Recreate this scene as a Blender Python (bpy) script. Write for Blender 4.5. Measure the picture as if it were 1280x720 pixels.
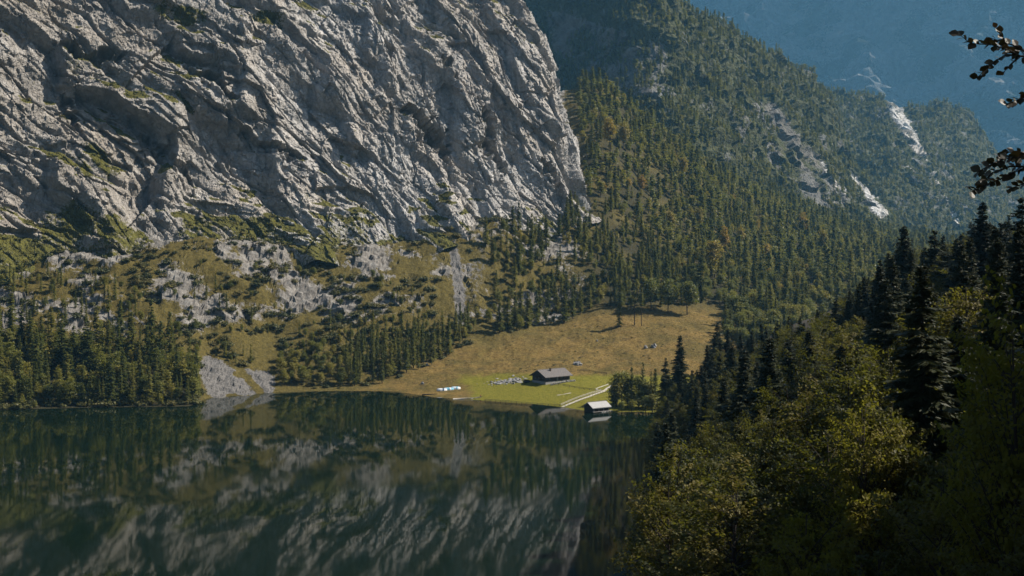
import bpy, bmesh, math, random
import numpy as np
from mathutils import Vector

random.seed(7)
RNG = np.random.default_rng(11)
for o in list(bpy.data.objects):
    bpy.data.objects.remove(o, do_unlink=True)
SC = bpy.context.scene
COL = SC.collection

# ------------------------------------------------------------------ camera, sky, sun, exposure
F = 1280 * 35 / 36.0          # focal length in photo pixels
YH = 335.0                    # horizon row in the photo
H = 72.0                      # eye height above the lake
cam = bpy.data.cameras.new('camera')
cam.lens = 35; cam.sensor_width = 36
cam.shift_y = -(360 - YH) / 1280
cam.clip_start = 0.2; cam.clip_end = 30000
camo = bpy.data.objects.new('camera', cam); COL.objects.link(camo)
camo.location = (0, 0, H); camo.rotation_euler = (math.radians(90), 0, 0)
SC.camera = camo

SUN_EL = math.radians(43)
SUN_H = Vector((0.985, 0.14)).normalized()      # horizontal direction towards the sun
SUN_DIR = Vector((SUN_H.x * math.cos(SUN_EL), SUN_H.y * math.cos(SUN_EL), math.sin(SUN_EL)))
W = bpy.data.worlds.new('World'); SC.world = W; W.use_nodes = True
wn = W.node_tree.nodes; wl = W.node_tree.links
sky = wn.new('ShaderNodeTexSky'); sky.sky_type = 'NISHITA'; sky.sun_disc = False
sky.sun_elevation = SUN_EL
sky.sun_rotation = math.atan2(SUN_H.x, SUN_H.y)
bg = wn['Background']; bg.inputs['Strength'].default_value = 0.05
wl.new(sky.outputs[0], bg.inputs['Color'])
sun = bpy.data.lights.new('sun', 'SUN'); sun.energy = 5.0; sun.angle = math.radians(0.5)
sun.color = (1.0, 0.92, 0.80)
suno = bpy.data.objects.new('sun', sun); COL.objects.link(suno)
suno.location = (600, 200, 900)
suno.rotation_euler = (-SUN_DIR).to_track_quat('-Z', 'Y').to_euler()
SC.view_settings.view_transform = 'Standard'; SC.view_settings.look = 'None'
SC.view_settings.gamma = 1; SC.view_settings.use_curve_mapping = False
SC.view_settings.exposure = 1.0
SC.cycles.use_denoising = True
SC.cycles.max_bounces = 5; SC.cycles.diffuse_bounces = 2; SC.cycles.transmission_bounces = 3
SC.cycles.glossy_bounces = 3; SC.cycles.volume_bounces = 1; SC.cycles.transparent_max_bounces = 6
SC.cycles.caustics_reflective = False; SC.cycles.caustics_refractive = False

# ------------------------------------------------------------------ small helpers
def pt(px, py, d):
    return ((px - 640) / F * d, d, H + (YH - py) / F * d)
def zpy(py, d):
    return H + (YH - py) / F * d
def proj(P):
    P = np.asarray(P)
    return 640 + F * P[..., 0] / P[..., 1], YH - (P[..., 2] - H) * F / P[..., 1]
def sstep(a, b, x):
    t = np.clip((x - a) / (b - a), 0, 1); return t * t * (3 - 2 * t)
def mesh_obj(name, V, faces, mats, parent=None, midx=None, smooth=False, link=True):
    me = bpy.data.meshes.new(name)
    V = np.asarray(V, dtype=np.float32).reshape(-1, 3)
    if isinstance(faces, np.ndarray):
        n, k = faces.shape
        me.vertices.add(len(V)); me.vertices.foreach_set('co', V.ravel())
        me.loops.add(n * k); me.loops.foreach_set('vertex_index', faces.astype(np.int32).ravel())
        me.polygons.add(n); me.polygons.foreach_set('loop_start', np.arange(0, n * k, k, dtype=np.int32))
        if midx is not None: me.polygons.foreach_set('material_index', np.asarray(midx, dtype=np.int32))
        me.polygons.foreach_set('use_smooth', np.full(n, smooth))
        me.update(calc_edges=True)
    else:
        me.from_pydata(V.tolist(), [], faces); me.update()
        if smooth: me.polygons.foreach_set('use_smooth', np.full(len(me.polygons), True))
    for m in (mats if isinstance(mats, (list, tuple)) else [mats]):
        me.materials.append(m)
    o = bpy.data.objects.new(name, me)
    if link: COL.objects.link(o)
    if parent is not None: o.parent = parent
    return o
def structure(o): o['kind'] = 'structure'; return o
def tag(o, label, cat, group=None, kind=None):
    o['label'] = label; o['category'] = cat
    if group: o['group'] = group
    if kind: o['kind'] = kind
    return o
def empty(name, loc=(0, 0, 0), rz=0):
    o = bpy.data.objects.new(name, None); COL.objects.link(o)
    o.empty_display_size = 0.5
    o.location = loc; o.rotation_euler = (0, 0, rz); return o
def inpoly(px, py, poly):
    px = np.asarray(px); py = np.asarray(py)
    res = np.zeros(px.shape, bool); n = len(poly)
    for i in range(n):
        x1, y1 = poly[i]; x2, y2 = poly[(i + 1) % n]
        if y1 == y2: continue
        c = ((y1 > py) != (y2 > py)) & (px < (x2 - x1) * (py - y1) / (y2 - y1) + x1)
        res ^= c
    return res

# ------------------------------------------------------------------ noise (numpy)
_perm = np.random.default_rng(3).permutation(256).astype(np.int32)
_perm = np.concatenate([_perm, _perm, _perm])
_g = np.random.default_rng(4).normal(size=(256, 3)).astype(np.float32)
_g /= np.linalg.norm(_g, axis=1, keepdims=True)
_h3 = np.random.default_rng(5).uniform(0, 1, size=(256, 3)).astype(np.float32)
_h4 = np.random.default_rng(6).normal(size=(256, 4)).astype(np.float32)
def _hash(i, j, k):
    return _perm[_perm[_perm[i & 255] + (j & 255)] + (k & 255)]
def perlin(p):
    p = np.asarray(p, dtype=np.float32)
    i = np.floor(p).astype(np.int32); f = p - i
    u = f * f * f * (f * (f * 6 - 15) + 10)
    r = 0
    for dx in (0, 1):
        for dy in (0, 1):
            for dz in (0, 1):
                g = _g[_hash(i[:, 0] + dx, i[:, 1] + dy, i[:, 2] + dz)]
                dot = (g * (f - np.array([dx, dy, dz], np.float32))).sum(1)
                w = (u[:, 0] if dx else 1 - u[:, 0]) * (u[:, 1] if dy else 1 - u[:, 1]) * (u[:, 2] if dz else 1 - u[:, 2])
                r = r + dot * w
    return r * 1.5
def fbm(p, octv=4, gain=0.5, lac=2.03):
    a = 1.0; r = 0; p = np.asarray(p, np.float32)
    for o in range(octv):
        r = r + a * perlin(p + 17.3 * o); p = p * lac; a *= gain
    return r
def ridged(p, octv=4, gain=0.5):
    a = 1.0; r = 0; p = np.asarray(p, np.float32)
    for o in range(octv):
        r = r + a * (1 - np.abs(perlin(p + 9.1 * o)) * 2); p = p * 2.1; a *= gain
    return r
def billow(p, octv=3, gain=0.5):
    """broad rounded slabs parted by sharp creases"""
    a = 1.0; r = 0; p = np.asarray(p, np.float32)
    for o in range(octv):
        r = r + a * (np.abs(perlin(p + 13.7 * o)) * 2 - 0.5); p = p * 2.1; a *= gain
    return r
def facets(p, tilt=1.0):
    """blocky rock: every Voronoi cell is a tilted plane with its own offset"""
    p = np.asarray(p, np.float32)
    i = np.floor(p).astype(np.int32); best = np.full(len(p), 1e9, np.float32); val = np.zeros(len(p), np.float32)
    for dx in (-1, 0, 1):
        for dy in (-1, 0, 1):
            for dz in (-1, 0, 1):
                c = i + np.array([dx, dy, dz], np.int32)
                h = _hash(c[:, 0], c[:, 1], c[:, 2])
                d = p - (c + _h3[h])
                dd = (d * d).sum(1); m = dd < best
                best = np.where(m, dd, best)
                q = _h4[h]
                val = np.where(m, q[:, 3] * 0.5 + tilt * (d * q[:, :3]).sum(1), val)
    return val

# ------------------------------------------------------------------ materials
def mat(name):
    m = bpy.data.materials.new(name); m.use_nodes = True
    nt = m.node_tree; nt.nodes.clear()
    out = nt.nodes.new('ShaderNodeOutputMaterial')
    return m, nt, out
class NB:
    """a tiny node builder"""
    def __init__(s, nt): s.nt = nt
    def n(s, t, **kw):
        nd = s.nt.nodes.new(t)
        for k, v in kw.items(): setattr(nd, k, v)
        return nd
    def link(s, a, b): s.nt.links.new(a, b)
    def put(s, sock, v):
        if hasattr(v, 'links') or isinstance(v, bpy.types.NodeSocket): s.link(v, sock)
        else: sock.default_value = v
    def pos(s): return s.n('ShaderNodeNewGeometry').outputs['Position']
    def noise(s, vec, scale, detail=4, rough=0.55, dist=0.0, out='Fac'):
        nd = s.n('ShaderNodeTexNoise'); s.link(vec, nd.inputs['Vector'])
        nd.inputs['Scale'].default_value = scale; nd.inputs['Detail'].default_value = detail
        nd.inputs['Roughness'].default_value = rough; nd.inputs['Distortion'].default_value = dist
        return nd.outputs[out]
    def scale(s, vec, v):
        nd = s.n('ShaderNodeVectorMath', operation='MULTIPLY'); s.link(vec, nd.inputs[0]); nd.inputs[1].default_value = v
        return nd.outputs[0]
    def rot(s, vec, e):
        nd = s.n('ShaderNodeMapping'); s.link(vec, nd.inputs[0]); nd.inputs['Rotation'].default_value = e
        return nd.outputs[0]
    def ramp(s, fac, stops):
        nd = s.n('ShaderNodeValToRGB'); s.put(nd.inputs[0], fac)
        el = nd.color_ramp.elements
        while len(el) < len(stops): el.new(0.5)
        for e, (p, c) in zip(el, stops):
            e.position = p; e.color = (c, c, c, 1) if isinstance(c, (int, float)) else (*c, 1)
        return nd.outputs[0]
    def mix(s, fac, a, b, mode='MIX'):
        nd = s.n('ShaderNodeMix', data_type='RGBA', blend_type=mode)
        s.put(nd.inputs[0], fac)
        for sock, v in ((nd.inputs[6], a), (nd.inputs[7], b)):
            if isinstance(v, tuple): sock.default_value = (*v, 1) if len(v) == 3 else v
            else: s.link(v, sock)
        return nd.outputs[2]
    def math(s, op, a, b=0.0, clamp=False):
        nd = s.n('ShaderNodeMath', operation=op); nd.use_clamp = clamp
        s.put(nd.inputs[0], a); s.put(nd.inputs[1], b); return nd.outputs[0]
    def bump(s, h, strength=0.5, dist=1.0):
        nd = s.n('ShaderNodeBump'); s.link(h, nd.inputs['Height'])
        nd.inputs['Strength'].default_value = strength; nd.inputs['Distance'].default_value = dist
        return nd.outputs[0]
    def attr(s, name):
        nd = s.n('ShaderNodeAttribute'); nd.attribute_name = name
        sp = s.n('ShaderNodeSeparateColor'); s.link(nd.outputs['Color'], sp.inputs[0])
        return sp.outputs
    def bsdf(s, color, rough=0.9, normal=None, spec=0.25):
        nd = s.n('ShaderNodeBsdfPrincipled')
        s.put(nd.inputs['Base Color'], (*color, 1) if isinstance(color, tuple) else color)
        s.put(nd.inputs['Roughness'], rough); nd.inputs['Specular IOR Level'].default_value = spec
        if normal is not None: s.link(normal, nd.inputs['Normal'])
        return nd.outputs[0]

def simple(name, a, b, scale=2.0, rough=0.85, bump=0.0, stretch=(1, 1, 1), spec=0.25):
    m, nt, out = mat(name); b_ = NB(nt)
    co = b_.n('ShaderNodeTexCoord').outputs['Object']
    v = b_.scale(co, stretch)
    n = b_.noise(v, scale, 5)
    c = b_.ramp(n, [(0.3, a), (0.72, b)])
    nm = b_.bump(n, bump, 0.1) if bump else None
    b_.link(b_.bsdf(c, rough, nm, spec), out.inputs[0])
    return m

def rock_material(name, base, grassy, tex=1.0, streak=1.0):
    m, nt, out = mat(name); b = NB(nt)
    p = b.pos(); cov = b.attr('cover')
    rp = b.rot(p, (0.5, 0.3, 0.8))
    n1 = b.noise(p, 0.018 * tex, 5, 0.6)
    n2 = b.noise(b.scale(rp, (1, 1, 0.45)), 0.16 * tex, 6, 0.68, 0.6)
    n3 = b.noise(p, 0.9 * tex, 5, 0.7)
    vs = b.noise(b.scale(p, (1, 1, 0.12)), 0.11 * tex, 5, 0.65, 0.4)
    lo = tuple(x * 0.50 for x in base); hi = tuple(min(0.6, x * 1.42) for x in base)
    c = b.ramp(n2, [(0.30, lo), (0.5, base), (0.68, hi)])
    c = b.mix(b.ramp(n3, [(0.40, 0.0), (0.6, 0.6)]), c, tuple(x * 1.25 for x in base), 'MIX')
    warm = tuple(x * y for x, y in zip(base, (1.06, 0.93, 0.78)))
    c = b.mix(b.ramp(n1, [(0.42, 0.0), (0.62, 0.55)]), c, warm)
    c = b.mix(b.ramp(vs, [(0.44, 0.0), (0.64, 0.68 * streak)]), c, tuple(x * 0.42 for x in base))
    # crevice lines, coloured darker than the rock around them
    vo = b.n('ShaderNodeTexVoronoi', feature='DISTANCE_TO_EDGE')
    dm = b.mix(0.6, b.scale(rp, (1, 1, 0.5)), b.n('ShaderNodeTexNoise').outputs['Color'])
    wv = b.n('ShaderNodeVectorMath', operation='ADD')
    nz = b.n('ShaderNodeTexNoise'); b.link(p, nz.inputs['Vector']); nz.inputs['Scale'].default_value = 0.12 * tex
    sc3 = b.scale(nz.outputs['Color'], (16, 16, 16)); b.link(b.scale(rp, (1, 1, 0.5)), wv.inputs[0]); b.link(sc3, wv.inputs[1])
    b.link(wv.outputs[0], vo.inputs['Vector']); vo.inputs['Scale'].default_value = 0.21 * tex
    crack = b.ramp(vo.outputs['Distance'], [(0.0, 0.0), (0.09, 1.0)])
    c = b.mix(b.math('MULTIPLY', b.math('SUBTRACT', 1.0, crack), 0.28), c, tuple(x * 0.3 for x in base))
    # darker brown tone by noise, stronger where the second cover channel is high
    li = b.ramp(b.math('ADD', b.math('MULTIPLY', cov[1], 0.6), b.noise(p, 0.045 * tex, 6, 0.72, 0.8)), [(0.62, 0.0), (0.95, 0.6)])
    c = b.mix(li, c, tuple(x * y for x, y in zip(base, (0.50, 0.45, 0.38))))
    # low plants on ledges
    g1 = b.noise(p, 0.35 * tex, 5, 0.7)
    gc = b.ramp(g1, [(0.3, tuple(x * 0.45 for x in grassy)), (0.55, grassy), (0.75, tuple(x * 1.5 for x in grassy))])
    gm = b.math('MULTIPLY', cov[0], 1.0)
    gm = b.ramp(b.math('ADD', gm, b.math('MULTIPLY', b.math('SUBTRACT', b.noise(p, 0.5 * tex, 4, 0.7), 0.5), 1.1)), [(0.42, 0.0), (0.58, 1.0)])
    c = b.mix(gm, c, gc)
    hgt = b.math('ADD', b.math('MULTIPLY', n2, 1.6), b.math('ADD', b.math('MULTIPLY', n3, 0.5), b.math('MULTIPLY', crack, 0.5)))
    b.link(b.bsdf(c, 0.95, b.bump(hgt, 0.9, 1.4 / tex), 0.15), out.inputs[0])
    return m

def ground_material():
    m, nt, out = mat('alpine_ground'); b = NB(nt)
    p = b.pos(); cov = b.attr('cover')        # R rock, G scree, B green lower pasture
    g1 = b.noise(p, 0.07, 5, 0.6); g2 = b.noise(p, 0.55, 6, 0.72); g3 = b.noise(p, 0.018, 3, 0.5)
    dry = b.ramp(g2, [(0.28, (0.07, 0.044, 0.013)), (0.5, (0.17, 0.112, 0.033)), (0.75, (0.25, 0.175, 0.06))])
    oli = b.ramp(g2, [(0.28, (0.036, 0.031, 0.010)), (0.5, (0.088, 0.070, 0.020)), (0.75, (0.15, 0.115, 0.036))])
    grn = b.ramp(g2, [(0.25, (0.085, 0.082, 0.011)), (0.5, (0.145, 0.134, 0.017)), (0.75, (0.20, 0.175, 0.03))])
    c = b.mix(b.ramp(b.math('ADD', b.math('MULTIPLY', g1, 0.7), b.math('MULTIPLY', g3, 0.3)), [(0.42, 0.0), (0.6, 1.0)]), dry, oli)
    meadow = b.attr('cover2')
    c = b.mix(meadow[0], oli, b.mix(b.ramp(b.noise(p, 0.045, 6, 0.72, 0.5), [(0.40, 0.0), (0.62, 0.9)]), dry, oli))
    c = b.mix(b.math('MULTIPLY', meadow[0], b.ramp(b.noise(p, 0.16, 5, 0.75), [(0.52, 0.0), (0.72, 0.7)])), c, (0.05, 0.036, 0.018))
    c = b.mix(b.ramp(b.math('ADD', cov[2], b.math('MULTIPLY', b.math('SUBTRACT', g1, 0.5), 0.7)), [(0.35, 0.0), (0.65, 1.0)]), c, grn)
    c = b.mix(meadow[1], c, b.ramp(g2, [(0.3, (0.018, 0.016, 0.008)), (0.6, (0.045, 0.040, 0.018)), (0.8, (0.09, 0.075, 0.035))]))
    r2 = b.noise(b.rot(p, (0.4, 0.7, 0.2)), 0.22, 6, 0.7, 0.5); r3 = b.noise(p, 1.1, 5, 0.7)
    rk = b.ramp(r2, [(0.28, (0.09, 0.08, 0.068)), (0.5, (0.19, 0.175, 0.158)), (0.72, (0.30, 0.285, 0.26))])
    rm = b.ramp(b.math('ADD', cov[0], b.math('MULTIPLY', b.math('SUBTRACT', b.noise(p, 0.4, 5, 0.75), 0.5), 1.3)), [(0.44, 0.0), (0.56, 1.0)])
    c = b.mix(rm, c, rk)
    sc_ = b.ramp(r3, [(0.3, (0.085, 0.08, 0.075)), (0.55, (0.15, 0.142, 0.135)), (0.75, (0.22, 0.21, 0.20))])
    sm = b.ramp(b.math('ADD', cov[1], b.math('MULTIPLY', b.math('SUBTRACT', b.noise(p, 0.25, 5, 0.75), 0.5), 1.3)), [(0.42, 0.0), (0.58, 1.0)])
    c = b.mix(sm, c, sc_)
    h = b.math('ADD', b.math('MULTIPLY', g2, 1.0), b.math('MULTIPLY', b.noise(p, 2.2, 4, 0.7), 0.35))
    b.link(b.bsdf(c, 0.97, b.bump(h, 0.85, 1.3), 0.1), out.inputs[0])
    return m

def leaf_material(name, cols, transl=0.35, rough=0.55, spec=0.3, nscale=0.6):
    m, nt, out = mat(name); b = NB(nt)
    oi = b.n('ShaderNodeObjectInfo')
    n = b.noise(b.pos(), nscale, 3, 0.6)
    k = b.math('ADD', b.math('MULTIPLY', oi.outputs['Random'], 0.65), b.math('MULTIPLY', n, 0.42))
    c = b.ramp(k, [(0.12 + 0.8 * i / (len(cols) - 1), q) for i, q in enumerate(cols)])
    pb = b.bsdf(c, rough, None, spec)
    tr = b.n('ShaderNodeBsdfTranslucent')
    b.link(b.mix(0.45, c, (0.30, 0.30, 0.03), 'MIX') if transl > 0.3 else c, tr.inputs['Color'])
    mx = b.n('ShaderNodeMixShader'); mx.inputs[0].default_value = transl
    b.link(pb, mx.inputs[1]); b.link(tr.outputs[0], mx.inputs[2]); b.link(mx.outputs[0], out.inputs[0])
    return m

M_cliff = rock_material('limestone_cliff', (0.335, 0.322, 0.308), (0.085, 0.080, 0.018))
M_spur = rock_material('spur_rock', (0.13, 0.13, 0.125), (0.055, 0.058, 0.022), 0.5, 0.6)
M_far = rock_material('far_rock', (0.105, 0.11, 0.115), (0.012, 0.018, 0.010), 0.16, 0.9)
M_ground = ground_material()
M_soil = simple('forest_floor', (0.018, 0.013, 0.008), (0.05, 0.038, 0.022), 0.6, 0.95, 0.6)
M_bark = simple('bark', (0.018, 0.014, 0.011), (0.055, 0.045, 0.036), 3, 0.95, 0.6, (1, 1, 0.25))
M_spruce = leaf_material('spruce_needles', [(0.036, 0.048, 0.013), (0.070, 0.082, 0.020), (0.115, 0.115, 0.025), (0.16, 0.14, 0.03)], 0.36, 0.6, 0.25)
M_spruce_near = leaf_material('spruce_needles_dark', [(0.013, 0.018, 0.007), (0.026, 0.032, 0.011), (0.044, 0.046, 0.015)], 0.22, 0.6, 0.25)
M_larch = leaf_material('larch_needles', [(0.075, 0.085, 0.02), (0.12, 0.12, 0.028), (0.16, 0.13, 0.03)], 0.3)
M_broad = leaf_material('broadleaf_green', [(0.045, 0.056, 0.011), (0.085, 0.096, 0.016), (0.135, 0.13, 0.020), (0.19, 0.155, 0.024)], 0.36)
M_lime = leaf_material('yellow_green_leaf', [(0.12, 0.12, 0.016), (0.17, 0.155, 0.02), (0.23, 0.175, 0.024)], 0.38)
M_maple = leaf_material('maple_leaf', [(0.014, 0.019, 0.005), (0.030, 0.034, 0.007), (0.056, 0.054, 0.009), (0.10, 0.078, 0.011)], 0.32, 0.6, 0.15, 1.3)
M_maple_y = leaf_material('maple_leaf_turning', [(0.05, 0.052, 0.009), (0.09, 0.084, 0.011), (0.14, 0.11, 0.013)], 0.42, 0.65, 0.12, 1.3)
M_yellow = leaf_material('autumn_yellow_leaf', [(0.17, 0.13, 0.02), (0.26, 0.18, 0.025), (0.30, 0.19, 0.03)], 0.35)
M_orange = leaf_material('autumn_orange_leaf', [(0.20, 0.125, 0.022), (0.26, 0.15, 0.024), (0.28, 0.15, 0.028)], 0.35)
M_shrub = leaf_material('shrub_leaf', [(0.034, 0.040, 0.012), (0.058, 0.062, 0.017), (0.09, 0.085, 0.022), (0.125, 0.10, 0.026)], 0.2)
M_beech = leaf_material('beech_leaf', [(0.016, 0.018, 0.006), (0.028, 0.026, 0.008), (0.05, 0.03, 0.01)], 0.12, 0.5, 0.3, 3)

def water_material():
    m, nt, out = mat('lake_water'); b = NB(nt)
    p = b.pos()
    n1 = b.noise(b.scale(p, (1, 1, 1)), 0.35, 3, 0.5); n2 = b.noise(p, 0.03, 2, 0.5)
    hgt = b.math('ADD', b.math('MULTIPLY', n1, 0.035), b.math('MULTIPLY', n2, 0.16))
    nd = b.n('ShaderNodeBsdfPrincipled')
    nd.inputs['Base Color'].default_value = (0.003, 0.0075, 0.0035, 1)
    rg = b.ramp(b.noise(b.scale(p, (0.4, 1, 1)), 0.02, 3, 0.5), [(0.35, 0.022), (0.7, 0.055)])
    b.link(rg, nd.inputs['Roughness'])
    nd.inputs['IOR'].default_value = 1.33
    b.link(b.bump(hgt, 0.09, 1.0), nd.inputs['Normal'])
    b.link(nd.outputs[0], out.inputs[0])
    return m
M_water = water_material()

# ------------------------------------------------------------------ surfaces
def grid_faces(nu, nv):
    a = np.arange(nu * nv).reshape(nu, nv)
    return np.stack([a[:-1, :-1].ravel(), a[1:, :-1].ravel(), a[1:, 1:].ravel(), a[:-1, 1:].ravel()], 1)
def grid_normals(P):
    du = np.gradient(P, axis=0); dv = np.gradient(P, axis=1)
    n = np.cross(du, dv); n /= np.linalg.norm(n, axis=2, keepdims=True) + 1e-9
    return n
def blur(a, k):
    for ax in (0, 1):
        pad = [(0, 0)] * a.ndim; pad[ax] = (k, k)
        q = np.cumsum(np.pad(a, [(x[0] + (1 if i == ax else 0), x[1]) for i, x in enumerate(pad)], mode='edge'), axis=ax)
        n = a.shape[ax]
        hi = np.take(q, np.arange(2 * k + 1, 2 * k + 1 + n), axis=ax); lo = np.take(q, np.arange(0, n), axis=ax)
        a = (hi - lo) / (2 * k + 1)
    return a
def add_attr(o, name, rgb):
    at = o.data.attributes.new(name, 'FLOAT_COLOR', 'POINT')
    c = np.ones((len(o.data.vertices), 4), np.float32); c[:, :3] = rgb.reshape(-1, 3)
    at.data.foreach_set('color', c.ravel())
def fan_surface(cols, pxs, nv, arc_z=1.0):
    """cols: [(px, [(d, z), ...])]; smooth blend across columns, rows even along each profile.  Returns P (nu, nv, 3)."""
    K = 160; cx = np.array([c[0] for c in cols], float)
    prof = np.zeros((len(cols), K, 2)); dense = np.linspace(0, 1, K)
    npts = len(cols[0][1])
    D = np.array([[q[0] for q in c[1]] for c in cols], float); Z = np.array([[q[1] for q in c[1]] for c in cols], float)
    # interpolate each knot across px with a monotone-ish cubic (catmull with clamping)
    def across(A):
        m = np.gradient(A, cx, axis=0)
        s = np.diff(A, axis=0) / np.diff(cx)[:, None]
        for i in range(1, len(cx) - 1):
            same = s[i - 1] * s[i] > 0
            m[i] = np.where(same, np.sign(s[i]) * np.minimum(np.abs(m[i]), 2.5 * np.minimum(np.abs(s[i - 1]), np.abs(s[i]))), 0)
        k = np.clip(np.searchsorted(cx, pxs) - 1, 0, len(cx) - 2)
        h = (cx[k + 1] - cx[k])[:, None]; t = ((pxs - cx[k])[:, None]) / h
        t = np.clip(t, 0, 1)
        return ((2 * t**3 - 3 * t**2 + 1) * A[k] + (t**3 - 2 * t**2 + t) * h * m[k] + (-2 * t**3 + 3 * t**2) * A[k + 1] + (t**3 - t**2) * h * m[k + 1])
    Dk = across(D); Zk = across(Z)
    P = np.zeros((len(pxs), nv, 3))
    for i in range(len(pxs)):
        d, z = Dk[i], Zk[i]
        seg = np.hypot(np.diff(d), arc_z * np.diff(z)); seg = seg / (0.5 * (d[1:] + d[:-1]))   # rows denser where nearer
        s = np.concatenate([[0], np.cumsum(seg)]); t = np.linspace(0, s[-1], nv)
        dd = np.interp(t, s, d); zz = np.interp(t, s, z)
        P[i, :, 0] = (pxs[i] - 640) / F * dd; P[i, :, 1] = dd; P[i, :, 2] = zz
    # soften the knots a little along the profile
    k = max(2, nv // 70)
    pad = np.pad(P[:, :, 2], ((0, 0), (k, k)), mode='edge'); ker = np.hanning(2 * k + 3)[1:-1]; ker /= ker.sum()
    P[:, :, 2] = np.apply_along_axis(lambda r: np.convolve(r, ker, 'valid'), 1, pad)
    return P

# ---- valley ground: lake bed edge, pasture, talus, forest slope (knots: d, z)
def col(px, *kn): return (px, list(kn))
Zp = zpy
ground_cols = [
    #        bed          shore       bank               mid                upper              cliff foot           beyond...
    col(-700, (250, -9), (440, 0), (470, 9), (500, 28), (520, 42), (560, 66), (700, 90), (900, 110), (1200, 130), (1700, 140)),
    col(-300, (260, -9), (475, 0), (500, 9), (535, 32), (560, 48), (590, 70), (720, 90), (900, 110), (1200, 130), (1700, 140)),
    col(0,    (300, -9), (508, 0), (530, 7), (560, 26), (590, 48), (625, Zp(325, 625)), (760, 95), (950, 115), (1200, 130), (1700, 140)),
    col(120,  (320, -9), (517, 0), (537, 5), (575, 26), (610, 52), (650, Zp(312, 650)), (780, 98), (960, 115), (1200, 130), (1700, 140)),
    col(235,  (330, -9), (521, 0), (545, 5), (590, 22), (630, 52), (678, Zp(306, 678)), (800, 100), (980, 115), (1200, 135), (1700, 140)),
    col(258,  (350, -9), (552, 0), (566, 6), (600, 19), (645, 54), (685, Zp(304, 685)), (805, 100), (980, 115), (1200, 135), (1700, 140)),
    col(300,  (350, -9), (567, 0), (585, 8), (615, 22), (655, 56), (697, Zp(303, 697)), (812, 100), (980, 115), (1200, 135), (1700, 140)),
    col(340,  (350, -9), (578, 0), (592, 4), (630, 22), (665, 54), (708, Zp(304, 708)), (820, 100), (980, 118), (1200, 140), (1700, 140)),
    col(420,  (350, -9), (585, 0), (600, 2.5), (638, 20), (680, 52), (726, Zp(310, 726)), (830, 100), (990, 120), (1200, 145), (1700, 140)),
    col(480,  (350, -9), (585, 0), (605, 2.2), (645, 17), (692, 50), (742, Zp(310, 742)), (840, 102), (1000, 130), (1200, 155), (1700, 140)),
    col(540,  (350, -9), (558, 0), (590, 2.2), (655, 14), (702, 46), (760, Zp(296, 760)), (860, 115), (1020, 150), (1200, 180), (1700, 140)),
    col(610,  (340, -9), (541, 0), (585, 3.2), (650, Zp(446, 650)), (705, Zp(402, 705)), (800, Zp(276, 800)), (900, 128), (1050, 180), (1200, 230), (1700, 140)),
    col(700,  (320, -9), (518, 0), (578, 5.5), (650, Zp(440, 650)), (725, Zp(396, 725)), (860, Zp(276, 860)), (960, 150), (1080, 215), (1200, 285), (1700, 140)),
    col(745,  (310, -9), (500, 0), (578, 4.5), (650, Zp(440, 650)), (730, Zp(389, 730)), (860, Zp(296, 860)), (1000, Zp(203, 1000)), (1100, Zp(148, 1100)), (1200, Zp(105, 1200)), (1700, 160)),
    col(800,  (300, -9), (497, 0), (570, 3.2), (650, Zp(437, 650)), (735, Zp(386, 735)), (880, Zp(312, 880)), (1000, Zp(245, 1000)), (1110, Zp(190, 1110)), (1220, Zp(146, 1220)), (1700, 170)),
    col(870,  (300, -9), (497, 0), (575, 4.0), (660, Zp(425, 660)), (745, Zp(388, 745)), (890, Zp(330, 890)), (1010, Zp(284, 1010)), (1130, Zp(240, 1130)), (1260, Zp(200, 1260)), (1700, 175)),
    col(950,  (300, -9), (490, 0), (580, 5), (680, 26), (760, 37), (900, Zp(345, 900)), (1030, Zp(318, 1030)), (1180, Zp(280, 1180)), (1360, Zp(245, 1360)), (1800, 180)),
    col(1050, (300, -9), (480, 0), (580, 6), (680, 26), (780, 38), (920, 58), (1080, Zp(325, 1080)), (1280, Zp(303, 1280)), (1500, Zp(284, 1500)), (1900, 150)),
    col(1120, (300, -9), (470, 0), (580, 7), (680, 27), (780, 38), (920, 55), (1080, 72), (1280, 92), (1500, Zp(304, 1500)), (1900, 130)),
    col(1300, (280, -9), (460, 0), (580, 9), (680, 30), (780, 42), (920, 55), (1080, 68), (1280, 84), (1500, 96), (1900, 115)),
    col(1900, (250, -9), (440, 0), (560, 9), (680, 30), (780, 42), (920, 55), (1080, 68), (1280, 84), (1500, 96), (1900, 115)),
]
pxs = np.concatenate([np.linspace(-700, -40, 50, endpoint=False), np.linspace(-40, 930, 560, endpoint=False), np.linspace(930, 1900, 170)])
G = fan_surface(ground_cols, pxs, 400, 1.6)
gpx, gpy = proj(G); gsh = G.shape[:2]
gf = G.reshape(-1, 3).astype(np.float32)
land = sstep(0.2, 3.0, G[..., 2])
meadow_poly = [(440, 492), (475, 478), (540, 448), (575, 428), (610, 428), (660, 414), (715, 402), (745, 384), (800, 390), (850, 384), (905, 386), (940, 402), (960, 520), (700, 520)]
in_meadow = blur(inpoly(gpx, gpy, meadow_poly).astype(float), 5)
slope_zone = sstep(18, 45, G[..., 2]) * (1 - in_meadow) * sstep(770, 690, gpx)
left_low = sstep(250, 235, gpx) * 0
rn = fbm(gf * np.array([0.022, 0.022, 0.03]), 5, 0.6).reshape(gsh)
rock = np.clip(0.40 + 0.10 * sstep(260, 60, gpx) + 0.95 * rn + 0.25 * fbm(gf * 0.09, 3).reshape(gsh), 0, 1) * slope_zone
fx = np.exp(-((gpx - 566 - 0.10 * (gpy - 300)) / 5.5) ** 2) * sstep(292, 312, gpy) * sstep(424, 395, gpy)
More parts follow.
